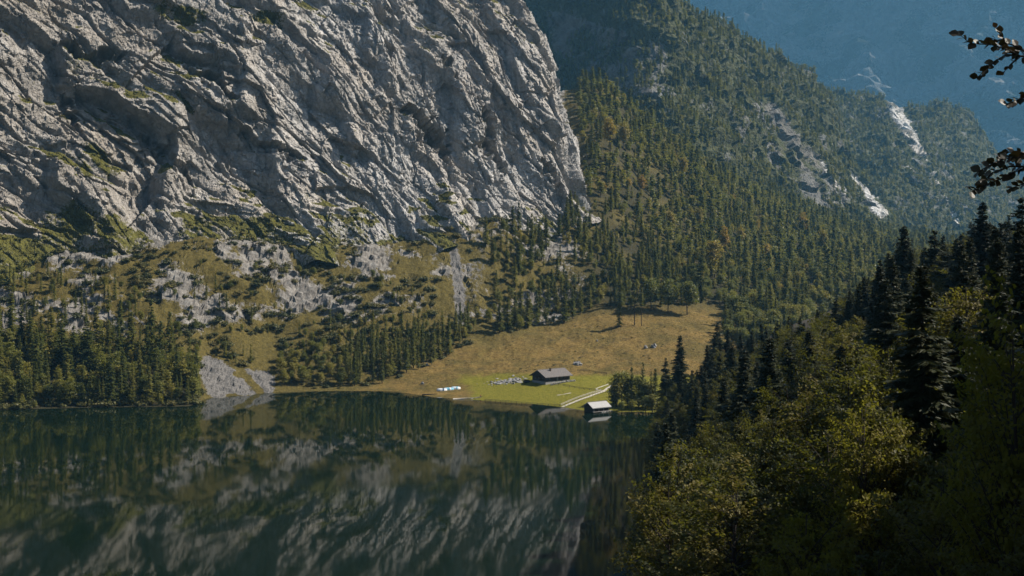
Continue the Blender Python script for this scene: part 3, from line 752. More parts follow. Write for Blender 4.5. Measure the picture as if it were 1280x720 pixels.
def spray_shape(h, r, nlimb, nleaf, leaf, seed, bare=0.15):
    """broadleaf seen close: limbs ending in flat sprays of leaves with dark gaps between"""
    g = np.random.default_rng(seed)
    cz = h * (bare + (1 - bare) * 0.5); rz = h * (1 - bare) * 0.5
    d = unit(g.normal(size=(nlimb, 3)) + np.array([0, 0, 0.2])); lump = 0.78 + 0.22 * np.sin(d[:, 0] * 4 + seed) * np.cos(d[:, 1] * 5) + 0.16 * g.uniform(-1, 1, nlimb)
    E_ = d * lump[:, None] * np.array([r, r, rz]) + np.array([0, 0, cz])
    S_ = np.stack([0 * E_[:, 0], 0 * E_[:, 0], np.clip(E_[:, 2] - 0.55 * np.hypot(E_[:, 0], E_[:, 1]) - 0.05 * h + g.normal(0, 0.06 * h, nlimb), h * 0.12 + h * 0.2 * g.uniform(size=nlimb), h * 0.85)], 1)
    parts = [tube([(0, 0, -0.8), (0.02 * h, 0, h * 0.25), (0, 0.02 * h, h * 0.55), (0.01 * h, 0, h * 0.9)], [h * 0.018, h * 0.013, h * 0.008, h * 0.002], 7)]
    C, N_ = [], []
    for k in range(nlimb):
        a, b = S_[k], E_[k]; L = np.linalg.norm(b - a); mid = a + (b - a) * 0.5 + g.normal(0, 0.06 * L, 3) + np.array([0, 0, 0.05 * L])
        parts.append(tube([a, mid, b], [0.009 * L + 0.006, 0.005 * L + 0.004, 0.003], 4))
        ax = unit(b - a); sd = unit(np.cross(ax, [0, 0, 1.0]) + 1e-6); n = int(nleaf * g.uniform(0.5, 1.4))
        t = 0.38 + 0.66 * g.uniform(0, 1, n) ** 0.8; w = 0.34 * L * np.sin(np.pi * np.clip((t - 0.30) / 0.78, 0, 1)) ** 0.7 * 0.8
        c = a + np.outer(t, b - a) + np.outer(g.uniform(-1, 1, n) * w, sd) + np.stack([0 * t, 0 * t, 0.24 * L * t * (1 - t) - 0.10 * L * np.clip(t - 0.8, 0, 1)], 1) + g.normal(0, 0.035 * L, (n, 3)) * np.array([1, 1, 0.8])
        C.append(c); tl = unit(np.array([0, 0, 1.0]) + 0.35 * ax + g.normal(0, 0.32, 3)); N_.append(unit(tl + g.normal(0, 0.38, (n, 3))))
    C = np.concatenate(C); nrm = np.concatenate(N_); n = len(C)
    ax = unit(np.cross(nrm, g.normal(size=(n, 3)))); ay = np.cross(nrm, ax); sz = leaf * g.uniform(0.55, 1.15, (n, 1))
    return join(parts), quads_from(C, ax * sz, ay * sz * 0.7)

def bush_shape(h, r, ncl, nlf, leaf, seed):
    g = np.random.default_rng(seed)
    P = unit(g.normal(size=(ncl, 3))) * g.uniform(0.45, 1.0, (ncl, 1)) * np.array([r, r, h * 0.55]); P[:, 2] = np.abs(P[:, 2]) + h * 0.12
    P *= (1 + 0.25 * np.sin(3 * np.arctan2(P[:, 1], P[:, 0]) + seed))[:, None]
    n = ncl * nlf
    C = np.repeat(P, nlf, 0) + g.normal(0, 1, (n, 3)) * np.array([0.13 * r, 0.13 * r, 0.10 * h])
    nrm = unit(unit(C) * 0.6 + np.array([0, 0, 0.5]) + g.normal(0, 0.6, (n, 3)))
    ax = unit(np.cross(nrm, g.normal(size=(n, 3)))); ay = np.cross(nrm, ax); sz = leaf * g.uniform(0.5, 1.1, (n, 1))
    stems = [tube([(0, 0, -0.5), P[i] * np.array([0.4, 0.4, 0.5]), P[i]], [0.07, 0.05, 0.02], 4) for i in range(5)]
    return join(stems), quads_from(C, ax * sz, ay * sz * 0.65)

class Kind:
    def __init__(s, name, shape, foliage, h, part='crown', trunk='trunk'):
        (tv, tf), (cv, cfq) = shape
        s.name, s.h = name, h; s.crown_ext = np.percentile(np.abs(cv[:, :2]).max(1), [97])
        s.trunk = mesh_obj(trunk, tv, tf, M_bark, smooth=True, link=False).data
        s.crown = mesh_obj(part, cv, cfq, foliage, link=False).data
        s.crown.name = part; s.trunk.name = trunk; s.pn = part; s.tn = trunk
        V, Fq = join([(tv, tf), (cv, cfq)])
        s.whole = mesh_obj('whole_' + name, V, Fq, [M_bark, foliage], midx=np.concatenate([np.zeros(len(tf)), np.ones(len(cfq))]), link=False)
for o in list(bpy.data.objects): pass

K = {}
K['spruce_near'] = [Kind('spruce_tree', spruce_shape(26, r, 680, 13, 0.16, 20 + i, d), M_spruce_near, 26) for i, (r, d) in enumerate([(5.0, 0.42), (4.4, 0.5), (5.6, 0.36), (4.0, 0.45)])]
K['spruce'] = [Kind('spruce_tree', spruce_shape(24, r, 230, 5, 0.36, 40 + i, d, bare=b_), M_spruce, 24) for i, (r, d, b_) in enumerate([(3.7, 0.42, .05), (3.1, 0.5, .08), (4.3, 0.36, .04), (3.4, 0.45, .10)])]
K['spruce_far'] = [Kind('spruce_tree', spruce_shape(22, r, 100, 3, 0.62, 60 + i, 0.42, fullness=1.2), M_spruce, 22) for i, r in enumerate([3.5, 3.0, 4.2])]
K['larch'] = [Kind('larch_tree', spruce_shape(22, 2.3, 110, 5, 0.34, 80 + i, 0.3, fullness=0.8), M_larch, 22) for i in range(2)]
K['pine'] = [Kind('pine_tree', spruce_shape(22, 3.0, 90, 5, 0.42, 90 + i, 0.2, bare=0.5), M_spruce, 22) for i in range(1)]
K['broad'] = [Kind('broadleaf_tree', broad_shape(15, r, 170, 14, 0.42, 100 + i, bare=0.03, clump=0.14), M_broad, 15) for i, r in enumerate([5.0, 4.2, 3.6])]
K['broad_far'] = [Kind('broadleaf_tree', broad_shape(14, r, 75, 7, 0.8, 110 + i, bare=0.03, clump=0.15), M_broad, 14) for i, r in enumerate([4.4, 3.8])]
K['lime'] = [Kind('broadleaf_tree', broad_shape(14, r, 110, 9, 0.6, 115 + i, bare=0.05, clump=0.15), M_lime, 14) for i, r in enumerate([4.4, 3.6])]
K['yellow'] = [Kind('autumn_tree', broad_shape(16, r, 170, 12, 0.45, 120 + i, bare=0.12, clump=0.14), M_yellow, 16) for i, r in enumerate([4.6, 4.0])]
K['orange'] = [Kind('autumn_tree', broad_shape(15, 4.2, 170, 12, 0.45, 130, bare=0.12, clump=0.14), M_orange, 15)]
K['maple'] = [Kind('maple_tree', spray_shape(15, r, 150, 105, 0.125, 140 + i, bare=0.1), M_maple, 15) for i, r in enumerate([5.0, 4.3, 4.6])]
K['maple_y'] = [Kind('maple_tree', spray_shape(14, r, 130, 100, 0.12, 150 + i, bare=0.12), M_maple_y, 14) for i, r in enumerate([4.2, 3.8])]
K['bush'] = [Kind('bush', bush_shape(3.0, 2.2, 46, 9, 0.42, 160 + i), M_shrub, 3.0, 'foliage', 'stem') for i in range(3)]
K['bush_far'] = [Kind('bush', bush_shape(3.0, 2.2, 24, 5, 0.6, 170 + i), M_shrub, 3.0, 'foliage', 'stem') for i in range(2)]

# ------------------------------------------------------------------ where plants stand
def sample(S, n):
    """random points on a grid surface, even per square metre; returns positions and surface nz"""
    a = S[1:, :-1] - S[:-1, :-1]; b = S[:-1, 1:] - S[:-1, :-1]
    ar = np.linalg.norm(np.cross(a, b), axis=2); hz = np.abs(np.cross(a, b)[..., 2]) / (ar + 1e-9)
    p = ar.ravel() / ar.sum()
    k = RNG.choice(len(p), size=n, p=p); i, j = np.divmod(k, S.shape[1] - 1)
    u = RNG.uniform(size=(n, 1)); v = RNG.uniform(size=(n, 1))
    return S[i, j] * (1 - u) * (1 - v) + S[i + 1, j] * u * (1 - v) + S[i, j + 1] * (1 - u) * v + S[i + 1, j + 1] * u * v, hz.ravel()[k], (i, j)
def thin(P, dist):
    """drop points nearer than dist to an earlier one (grid hash)"""
    seen = {}; keep = []
    for q, (x, y) in enumerate(P[:, :2]):
        ci, cj = int(math.floor(x / dist)), int(math.floor(y / dist)); ok = True
        for a in (-1, 0, 1):
            for b in (-1, 0, 1):
                for (xx, yy) in seen.get((ci + a, cj + b), ()):
                    if (xx - x) ** 2 + (yy - y) ** 2 < dist * dist: ok = False; break
                if not ok: break
            if not ok: break
        if ok: seen.setdefault((ci, cj), []).append((x, y)); keep.append(q)
    return np.array(keep, int)
PLANTS = []      # dicts: kind, variant, pos, scale (xyz), rot, zone
def put(kind, pos, hgt, zone, wide=1.0, var=None, rz=None, lean=0.0):
    ks = K[kind]; v = random.randrange(len(ks)) if var is None else var
    s = hgt / ks[v].h
    PLANTS.append(dict(kind=kind, v=v, pos=tuple(float(c) for c in pos), s=(s * wide, s * wide, s), rz=random.uniform(0, 6.28) if rz is None else rz, zone=zone, h=hgt,
                       px=640 + F * pos[0] / pos[1], py=YH - (pos[2] - H) * F / pos[1], pxh=hgt * F / pos[1]))
def ground_at(px, py, S=None):
    """the valley ground point seen at a photo pixel (nearest surface along that ray)"""
    S = G if S is None else S
    a, b = proj(S); m = np.hypot(a - px, b - py)
    c = np.argwhere(m < max(2.5, m.min() + 0.5)); best = min(c.tolist(), key=lambda ij: S[ij[0], ij[1], 1])
    return S[best[0], best[1]]

P0, nz0, _ = sample(G, 330000)
PX, PY = proj(P0)
nb_ = fbm(P0.astype(np.float32) * 0.03, 3)
def region(poly, spacing, maxn=100000, extra=None):
    m = inpoly(PX, PY, poly) & (P0[:, 2] > 0.4)
    if extra is not None: m &= extra
    q = P0[m]; q = q[thin(q, spacing)]
    return q[:maxn]
LEFT = [(-420, 430), (0, 418), (60, 428), (140, 442), (215, 446), (246, 468), (250, 520), (-420, 545)]
for p in region(LEFT, 4.4):
    px, py = proj(p); edge = py > 494
    r = random.random()
    if r < 0.46: put('spruce', p, random.uniform(11, 33) * (0.8 if edge else 1), 'left', random.uniform(0.95, 1.4))
    else: put('broad' if random.random() < 0.85 else 'lime', p, random.uniform(6, 18), 'left', random.uniform(0.8, 1.1))
m_ = (P0[:, 2] > 0.25) & (P0[:, 2] < 2.6) & (PX > -400) & (PX < 252)
q = P0[m_]; q = q[thin(q, 2.3)]
for p in q: put('bush', p, random.uniform(1.8, 4.5), 'left', random.uniform(0.9, 1.4)) if random.random() < 0.8 else put('broad', p, random.uniform(4, 8), 'left')
m_ = (P0[:, 2] > 0.3) & (P0[:, 2] < 4) & (PX > 338) & (PX < 480) & (nb_ > 0.0)
q = P0[m_]; q = q[thin(q, 4)]
for p in q: put('bush', p, random.uniform(1.2, 3), 'shore', 1.2)
LEFT_UP = [(-420, 350), (0, 335), (70, 345), (150, 372), (250, 440), (250, 470), (215, 446), (140, 442), (60, 428), (0, 418), (-420, 430)]
for p in region(LEFT_UP, 4.6):
    r = random.random()
    if r < 0.22: put('spruce', p, random.uniform(9, 17), 'left slope', 0.9)
    elif r < 0.5: put('broad', p, random.uniform(5, 9), 'left slope')
    elif r < 0.8: put('bush', p, random.uniform(2, 4), 'left slope', 1.2)
SHORE = [(345, 452), (420, 440), (470, 424), (505, 415), (552, 418), (588, 398), (600, 420), (560, 446), (528, 462), (470, 482), (420, 484), (350, 482)]
for p in region(SHORE, 4.2):
    px, py = proj(p); r = random.random()
    if px > 430 and r < 0.62: put('spruce', p, random.uniform(12, 24), 'shore', random.uniform(0.8, 1.1))
    elif r < 0.84: put('broad', p, random.uniform(6, 12), 'shore')
    else: put('bush', p, random.uniform(2, 4), 'shore', 1.3)
SLOPE = [(-420, 300), (0, 300), (120, 300), (250, 320), (420, 340), (500, 350), (548, 350), (548, 420), (500, 420), (420, 450), (335, 470), (255, 440), (150, 370), (0, 340), (-420, 350)]
nb = nb_
for p in region(SLOPE, 3.3, extra=nb > -0.22):
    r = random.random(); px, py = proj(p); low = np.clip((py - 320) / 110, 0, 1)
    if r < 0.55: put('bush', p, random.uniform(1.6, 4.2), 'slope', random.uniform(1.0, 1.6))
    elif r < 0.55 + 0.3 * low: put('broad', p, random.uniform(4, 9), 'slope')
    elif r < 0.55 + 0.4 * low: put('spruce', p, random.uniform(6, 14), 'slope')
TALUS = [(606, 300), (640, 285), (700, 280), (735, 250), (760, 250), (850, 330), (880, 380), (800, 386), (742, 384), (710, 402), (660, 412), (612, 420), (596, 400), (618, 380)]
for p in region(TALUS, 5.4, extra=(nb > -0.35)):
    r = random.random()
    if r < 0.45: put('spruce', p, random.uniform(8, 26), 'talus', random.uniform(1.1, 1.6))
    elif r < 0.62: put('lime', p, random.uniform(5, 12), 'talus')
    elif r < 0.9: put('broad', p, random.uniform(6, 13), 'talus')
    else: put('bush', p, random.uniform(2, 4), 'talus', 1.3)
BELT = [(560, 265), (740, 255), (740, 240), (640, 290), (606, 300), (590, 320), (560, 320)]
for p in region(BELT, 6.0, extra=nb > 0.0):
    put('bush', p, random.uniform(2, 5), 'talus', 1.2)
WOOD = [(735, 250), (716, 60), (800, 60), (900, 120), (1000, 190), (1120, 250), (1420, 250), (1420, 400), (930, 402), (905, 386), (880, 380), (850, 330), (760, 250)]
for p in region(WOOD, 7.4, extra=(P0[:, 1] < 1700) & (P0[:, 1] > 700) & (PX < 1340)):
    r = random.random(); px, py = proj(p); far = p[1] > 900
    pn = float(perlin(np.array([[p[0] * 0.018, p[1] * 0.018, 3.3]]))[0]); r = float(np.clip(r + 0.55 * pn, 0, 0.959)) if r < 0.96 else r
    if random.random() < 0.3 and inpoly(np.array([px]), np.array([py]), [(735, 160), (770, 165), (860, 240), (830, 300), (770, 300), (735, 240)])[0]: continue
    if r < 0.34: put('spruce_far' if far else 'spruce', p, random.uniform(10, 31) * (1 + 0.25 * pn), 'wood', random.uniform(1.25, 1.85))
    elif random.random() < 0.26: put('lime', p, random.uniform(8, 16), 'wood', random.uniform(0.9, 1.2))
    elif r < 0.96: put('broad_far' if far else 'broad', p, random.uniform(9, 18), 'wood', random.uniform(0.9, 1.2))
    elif r < 0.99: put('yellow', p, random.uniform(9, 15), 'wood mix')
    else: put('orange', p, random.uniform(7, 11), 'wood mix')
for p in region([(908, 390), (918, 386), (1010, 388), (1010, 445), (912, 440), (900, 405)], 6.0):
    put('spruce' if random.random() < 0.5 else 'broad', p, random.uniform(9, 20), 'wood', 1.2)
# bushes hugging the foot of the cliff
q = P0[(PX > -60) & (PX < 720) & (np.abs(PY - np.interp(PX, [-60, 0, 150, 300, 420, 500, 560, 620, 690, 735], [325, 322, 303, 298, 306, 304, 282, 268, 264, 246])) < 16) & (nb > -0.05)]; q = q[thin(q, 4.2)]
for p in q: put('bush_far', p, random.uniform(1.2, 4.0), 'slope', random.uniform(1.0, 1.6))
# trees on the two spurs
P1, n1, _ = sample(S1, 60000); X1, Y1 = proj(P1); nb1 = fbm(P1.astype(np.float32) * 0.009, 3)
bare_z = inpoly(X1, Y1, [(925, 135), (960, 120), (1040, 215), (1110, 272), (1020, 262), (950, 200)]) | inpoly(X1, Y1, [(680, 0), (830, 45), (845, 120), (760, 118), (690, 60)])
m = (np.where(bare_z, nb1 > 0.08, nb1 > -0.7)) & (X1 > 620) & (X1 < 1300) & (P1[:, 1] < 2250) & (Y1 > -60)
bs = streak_mask(X1, Y1, 1064, 214, 1105, 270, 4, 11); m &= bs < 0.3
q = P1[m]; q = q[thin(q, 6.6)]
for p in q:
    if random.random() < 0.45: put('spruce_far', p, random.uniform(10, 24), 'spur', random.uniform(1.0, 1.5))
    else: put('broad_far', p, random.uniform(8, 15), 'spur', random.uniform(0.9, 1.3))
P2, n2, _ = sample(S2, 40000); X2, Y2 = proj(P2); nb2 = fbm(P2.astype(np.float32) * 0.008, 3)
m = (nb2 > -0.7) & (X2 > 990) & (X2 < 1400) & (P2[:, 1] < 3000)
bs = streak_mask(X2, Y2, 1118, 130, 1152, 200, 13, 10) + streak_mask(X2, Y2, 1150, 188, 1198, 278, 3, 3.5); m &= bs < 0.4
q = P2[m]; q = q[thin(q, 8.5)]
for p in q:
    if random.random() < 0.4: put('spruce_far', p, random.uniform(12, 22), 'spur2', 1.15)
    else: put('broad_far', p, random.uniform(10, 17), 'spur2', 1.1)
# dwarf shrubs on the cliff ledges
ci, cj = np.nonzero((cgrass > 0.62) & (cpy > -40) & (cpx > -60) & (cpx < 740) & (csm > 0.35))
if len(ci):
    sel = RNG.choice(len(ci), size=min(500, len(ci)), replace=False)
    for a in sel:
        p = C[ci[a], cj[a]]
        if random.random() < (0.75 if p[2] < 150 else 0.3): put('bush_far', p - np.array([0, 0, 0.3]), random.uniform(1.0, 3.0), 'cliff', 1.1)

# tussocks on the dry pasture
q = P0[inpoly(PX, PY, [(480, 482), (560, 448), (620, 432), (720, 405), (750, 390), (900, 392), (930, 410), (860, 440), (780, 455), (600, 470)]) & (nb > -0.1)]; q = q[thin(q, 5.5)]
for p in q[:520]: put('bush_far', p - np.array([0, 0, 0.1]), random.uniform(0.35, 1.0), 'tussock', 1.2)
# ---- trees set one by one (pixel of the foot, pixel of the tip)
def by_px(kind, px, foot, tip, zone, wide=1.0, var=None):
    p = ground_at(px, foot); hgt = (foot - tip) * p[1] / F
    put(kind, p, hgt, zone, wide, var)
for px, foot, tip, kd, w in [(762, 188, 140, 'yellow', 0.9), (781, 186, 146, 'yellow', 0.9), (857, 228, 193, 'yellow', 0.8), (803, 238, 216, 'orange', 1.1), (755, 240, 225, 'orange', 1.0), (1002, 298, 262, 'orange', 0.9),
                             (893, 345, 294, 'yellow', 1.1), (876, 285, 256, 'yellow', 0.8), (906, 318, 280, 'orange', 0.8), (1030, 318, 282, 'yellow', 0.7), (838, 290, 258, 'yellow', 0.7), (822, 285, 262, 'yellow', 0.7), (927, 312, 278, 'yellow', 0.7), (960, 335, 300, 'yellow', 0.7)]:
    by_px(kd, px, foot, tip, 'autumn', w)
by_px('spruce', 772, 407, 372, 'pasture', 1.05, 2)
by_px('pine', 791, 405, 352, 'pasture', 0.9); by_px('pine', 800, 406, 356, 'pasture', 0.8)
by_px('broad', 858, 392, 345, 'pasture', 1.0); by_px('broad', 835, 388, 342, 'pasture', 0.9); by_px('broad', 815, 386, 340, 'pasture', 0.9)
for px, foot, tip, kd, w in [(770, 506, 464, 'broad', 1.3), (778, 504, 456, 'broad', 1.2), (789, 505, 456, 'spruce', 1.2), (803, 507, 450, 'larch', 1.3), (812, 509, 462, 'larch', 1.3), (797, 510, 484, 'broad', 1.2), (784, 508, 484, 'broad', 1.2), (818, 510, 458, 'spruce', 1.3),
                             (767, 507, 490, 'broad', 1.3), (790, 513, 494, 'broad', 1.2), (806, 514, 490, 'broad', 1.2), (816, 514, 486, 'broad', 1.2), (771, 503, 470, 'spruce', 1.0), (784, 503, 462, 'broad', 0.9), (778, 512, 498, 'broad', 1.3), (799, 506, 462, 'broad', 1.0), (810, 508, 468, 'broad', 1.1)]:
    by_px(kd, px, foot, tip, 'boathouse', w)

# ---- near hillside
OUT = np.array([(795, 560), (815, 448), (838, 428), (850, 418), (868, 440), (884, 428), (897, 402), (915, 420), (940, 408), (965, 394), (1000, 388), (1045, 366), (1075, 340), (1100, 318), (1130, 280), (1150, 300), (1168, 282), (1195, 285), (1228, 250), (1250, 270), (1278, 244), (1500, 200)], float)
def near_tree(kind, px, tip, d, wide=1.0, zone='near', var=None):
    x = (px - 640) / F * d; zt = zpy(tip, d); g0 = float(near_h(np.array(x), np.array(float(d))))
    put(kind, (x, d, g0 - 0.3), zt - g0 + 0.3, zone, wide, var)
for px, tip, d, w in [(850, 418, 400, 1.35), (897, 402, 390, 1.2), (884, 430, 360, 1.1), (832, 446, 415, 1.0), (940, 412, 345, 1.2), (1000, 394, 300, 1.2), (1045, 372, 280, 1.3), (910, 410, 380, 1.2), (926, 416, 365, 1.2), (952, 404, 350, 1.3), (972, 400, 335, 1.2), (986, 394, 320, 1.3), (1022, 386, 300, 1.3), (1062, 362, 285, 1.3), (1080, 345, 270, 1.2),
                      (1100, 322, 255, 1.2), (1130, 280, 232, 1.5), (1168, 286, 215, 1.3), (1195, 296, 205, 1.2), (1228, 250, 190, 1.35), (1252, 276, 170, 1.2), (1278, 244, 165, 1.4),
                      (865, 470, 330, 1.2), (930, 440, 170, 1.4), (962, 420, 150, 1.4), (985, 425, 190, 1.4), (905, 470, 200, 1.3), (945, 455, 210, 1.3), (1012, 410, 165, 1.4), (880, 500, 230, 1.3), (900, 520, 180, 1.3), (925, 500, 140, 1.3), (1020, 440, 220, 1.2), (1090, 390, 190, 1.3), (1150, 350, 170, 1.3), (1215, 330, 140, 1.2)]:
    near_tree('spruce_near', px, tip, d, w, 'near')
cand = RNG.uniform(0, 1, (5200, 2)); cnt = 0; pts = []
for a, b in cand:
    d = 62 + 360 * a ** 1.25; px = 800 + 620 * b
    if cnt % 3 == 0: px = 1330 + 1500 * b; d = 14 + 170 * a  # trees out of view to the right, added for the shade they cast
    cnt += 1
    if px > 1290 and (px - 640) / F * d > 230: continue
    x = (px - 640) / F * d
    if any((x - u) ** 2 + (d - v) ** 2 < 5.2 ** 2 for u, v in pts): continue
    g0 = float(near_h(np.array(x), np.array(d)))
    if g0 < 0.8: continue
    hgt = random.uniform(17, 30); tip_py = YH - (g0 + hgt - H) * F / d
    lim = np.interp(px, OUT[:, 0], OUT[:, 1]) + 8
    if tip_py < lim:
        hgt = g0 * 0 + (H + (YH - lim - random.uniform(0, 25)) * d / F) - g0
        if hgt < 11: continue
    foot_py = YH - (g0 - H) * F / d
    wmax = 3.2 * F / d * hgt / 26
    if px - wmax < 806 and foot_py > 480 and px < 830 and d < 380: continue
    if YH - (g0 + hgt - H) * F / d > 760: continue
    pts.append((x, d))
    r = random.random()
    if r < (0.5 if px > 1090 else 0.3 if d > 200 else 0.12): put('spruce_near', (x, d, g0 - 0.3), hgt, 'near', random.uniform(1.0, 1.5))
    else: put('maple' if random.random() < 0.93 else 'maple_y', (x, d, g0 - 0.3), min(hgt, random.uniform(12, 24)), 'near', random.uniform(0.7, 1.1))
# broadleaves close by
for px, tip, d, w, kd in [(838, 560, 190, 0.9, 'maple'), (822, 600, 200, 0.7, 'maple'), (815, 640, 170, 0.7, 'maple'), (835, 690, 130, 0.8, 'maple'), (850, 600, 150, 0.9, 'maple'), (870, 570, 160, 0.9, 'maple'), (832, 525, 330, 0.9, 'maple'), (828, 555, 280, 0.9, 'maple'), (845, 520, 300, 0.9, 'maple'), (1268, 312, 34, 0.5, 'maple_y'), (1080, 470, 62, 0.62, 'maple_y'), (1010, 478, 88, 0.85, 'maple'), (1010, 595, 44, 0.62, 'maple_y'), (1180, 560, 40, 0.8, 'maple'), (1000, 690, 36, 0.6, 'maple_y'), (1100, 640, 40, 0.7, 'maple'),
                          (1230, 470, 46, 0.8, 'maple'), (1270, 640, 30, 0.8, 'maple'), (930, 520, 130, 0.8, 'maple'), (905, 580, 120, 0.8, 'maple'), (880, 640, 105, 0.8, 'maple'), (860, 690, 95, 0.8, 'maple'), (1140, 430, 90, 0.8, 'maple'), (940, 660, 70, 0.8, 'maple')]:
    near_tree(kd, px, tip, d, w, 'close')

# ------------------------------------------------------------------ choose single trees and masses
fam = lambda k: 'broad' if k == 'lime' else 'spruce' if k in ('spruce', 'spruce_near', 'spruce_far') else 'broad' if k in ('broad', 'broad_far') else 'bush' if k in ('bush', 'bush_far') else 'maple' if k.startswith('maple') else k
def how_visible():
    """share of each plant's outline that nothing nearer covers (coarse picture, quarter size)"""
    buf = np.zeros((180, 320), bool); vis = {}
    for i in sorted(range(len(PLANTS)), key=lambda i: PLANTS[i]['pos'][1]):
        p = PLANTS[i]; d = p['pos'][1]
        if d < 20: continue
        kd = K[p['kind']][p['v']]; w = max(abs(v) for v in kd.crown_ext) * p['s'][0] * F / d / 4
        x0, x1, y0, y1 = p['px'] / 4 - w, p['px'] / 4 + w, (p['py'] - p['pxh']) / 4, p['py'] / 4
        a0, a1, b0, b1 = max(0, int(x0)), min(320, int(x1) + 1), max(0, int(y0)), min(180, int(y1) + 1)
        if a0 >= a1 or b0 >= b1: continue
        yy = np.arange(b0, b1)[:, None] + 0.5; xx = np.arange(a0, a1)[None, :] + 0.5
        t = np.clip((yy - y0) / max(y1 - y0, 0.5), 0, 1)
        half = w * (t if fam(p['kind']) == 'spruce' else np.sin(np.pi * np.clip(t, 0.05, 0.95)) ** 0.5)
        m = np.abs(xx - p['px'] / 4) <= half + 0.3
        cur = buf[b0:b1, a0:a1]; n = m.sum()
        if n: vis[i] = ((m & ~cur).sum() / n, (m & ~cur).sum())
        cur |= m
    return vis
VIS = how_visible()
lim = {'spruce': 230, 'broad': 130, 'bush': 50, 'maple': 60, 'yellow': 40, 'orange': 14}
single = set()
for f in ('spruce', 'broad', 'bush', 'maple', 'larch', 'pine', 'yellow', 'orange'):
    c = [i for i, p in enumerate(PLANTS) if fam(p['kind']) == f and p['zone'] != 'tussock' and 4 < p['px'] < 1276 and i in VIS and (VIS[i][0] > 0.3 or VIS[i][1] > 150 or p['zone'] in ('pasture', 'boathouse', 'autumn')) and VIS[i][1] >= 3
         and not (p['pos'][1] > 760 and p['px'] < 742 and p['py'] < 262)]
    c.sort(key=lambda i: -VIS[i][1] - (999 if PLANTS[i]['zone'] in ('pasture', 'boathouse', 'autumn') else 0))
    single.update(c[:lim.get(f, 300)])
ORD = ['leftmost', 'second', 'third', 'fourth', 'fifth', 'sixth', 'seventh', 'eighth', 'ninth', 'tenth', 'eleventh', 'twelfth', 'thirteenth', 'fourteenth']
ZN = {'left': 'trees of the left shore wood', 'left slope': 'trees on the left bank', 'shore': 'trees along the far shore', 'slope': 'plants on the rocky slope', 'talus': 'trees on the talus', 'wood': 'trees of the valley wood',
      'wood mix': 'autumn trees in the valley wood', 'spur': 'trees on the spur', 'spur2': 'trees on the distant spur', 'cliff': 'bushes on cliff ledges', 'tussock': 'tussocks on the pasture', 'autumn': 'autumn trees in the valley wood', 'pasture': 'trees at the pasture edge',
      'boathouse': 'trees beside the boathouse', 'near': 'trees of the right hillside forest', 'close': 'trees of the right hillside forest'}
KW = {'spruce': 'green spruce', 'spruce_near': 'dark spruce', 'spruce_far': 'green spruce', 'broad': 'rounded broadleaf tree', 'broad_far': 'rounded broadleaf tree', 'bush': 'low bush', 'bush_far': 'low bush',
      'maple': 'dark maple', 'maple_y': 'yellow-green maple', 'larch': 'thin yellowish larch', 'pine': 'bare-trunked pine', 'lime': 'yellow-green broadleaf tree', 'yellow': 'golden autumn tree', 'orange': 'orange autumn tree'}
SHORT = {'spruce': 'spruce', 'spruce_near': 'spruce', 'spruce_far': 'spruce', 'broad': 'broadleaf tree', 'lime': 'broadleaf tree', 'broad_far': 'broadleaf tree', 'bush': 'bush', 'bush_far': 'bush', 'maple': 'maple', 'maple_y': 'maple', 'larch': 'larch', 'pine': 'pine', 'yellow': 'autumn tree', 'orange': 'autumn tree'}
def place(p):
    """where it stands, in words one can find in the picture"""
    z, px, py, d = p['zone'], p['px'], p['py'], p['pos'][1]; tip = py - p['pxh']
    if z == 'left': return ('in the front row of ' if py > 492 else 'in the back of ') + ('the left shore wood, far left' if px < 80 else 'the left shore wood, middle' if px < 170 else 'the left shore wood beside grey scree')
    if z == 'left slope': return 'on the steep bank above the left shore wood'
    if z == 'shore': return ('by the water ' if py > 470 else 'uphill ') + ('at the far shore right of the grey scree' if px < 420 else 'at the far shore left of pasture' if px < 500 else 'at the left tip of the pasture')
    if z == 'slope': return 'on the rocky slope above the left wood' if px < 250 else 'on the rocky slope above the grey scree' if px < 400 else 'on the rocky slope left of the pale gully'
    if z == 'talus': return ('low ' if py > 385 else 'midway up ' if py > 335 else 'high ') + ('on the talus beside the pale gully' if px < 660 else 'on the talus above the pasture' if px < 745 else 'on the talus right of the cliff corner')
    if z in ('wood', 'wood mix', 'autumn'):
        a = 'beside the cliff corner' if px < 800 else 'above the pasture end' if px < 900 else 'left of the right hillside' if px < 1000 else 'behind the right hillside'
        return ('low ' if py > 345 else 'midway up ' if py > 260 else 'high up ') + 'in the valley wood ' + a
    if z == 'spur': return 'on the hazy spur near its left end' if px < 850 else 'on the hazy spur, lit flank'
    if z == 'spur2': return 'on the distant hazy spur'
    if z == 'cliff': return 'on a ledge of the cliff'
    if z == 'pasture': return 'at the upper edge of the dry pasture'
    if z == 'boathouse': return 'in the clump beside the boathouse'
    a = 'above the lake' if px < 900 else 'left part' if px < 1000 else 'middle' if px < 1120 else 'right part' if px < 1210 else 'right border'
    return ('in the front of ' if d < 110 else 'halfway back in ' if d < 240 else 'at the far end of ') + 'the right hillside forest, ' + a
buckets = {}
for i in single: buckets.setdefault((KW[PLANTS[i]['kind']], place(PLANTS[i])), []).append(i)
LABEL = {}
for (kw, pl), ids in buckets.items():
    ids.sort(key=lambda i: PLANTS[i]['px']); n = len(ids)
    for k, i in enumerate(ids):
        if n == 1: LABEL[i] = f'{kw} {pl}'
        elif k < len(ORD): LABEL[i] = f'{ORD[k]} {kw} {pl}'
        elif k == n - 1: LABEL[i] = f'rightmost {kw} {pl}'
        else: LABEL[i] = f'{kw} amid others {pl}'
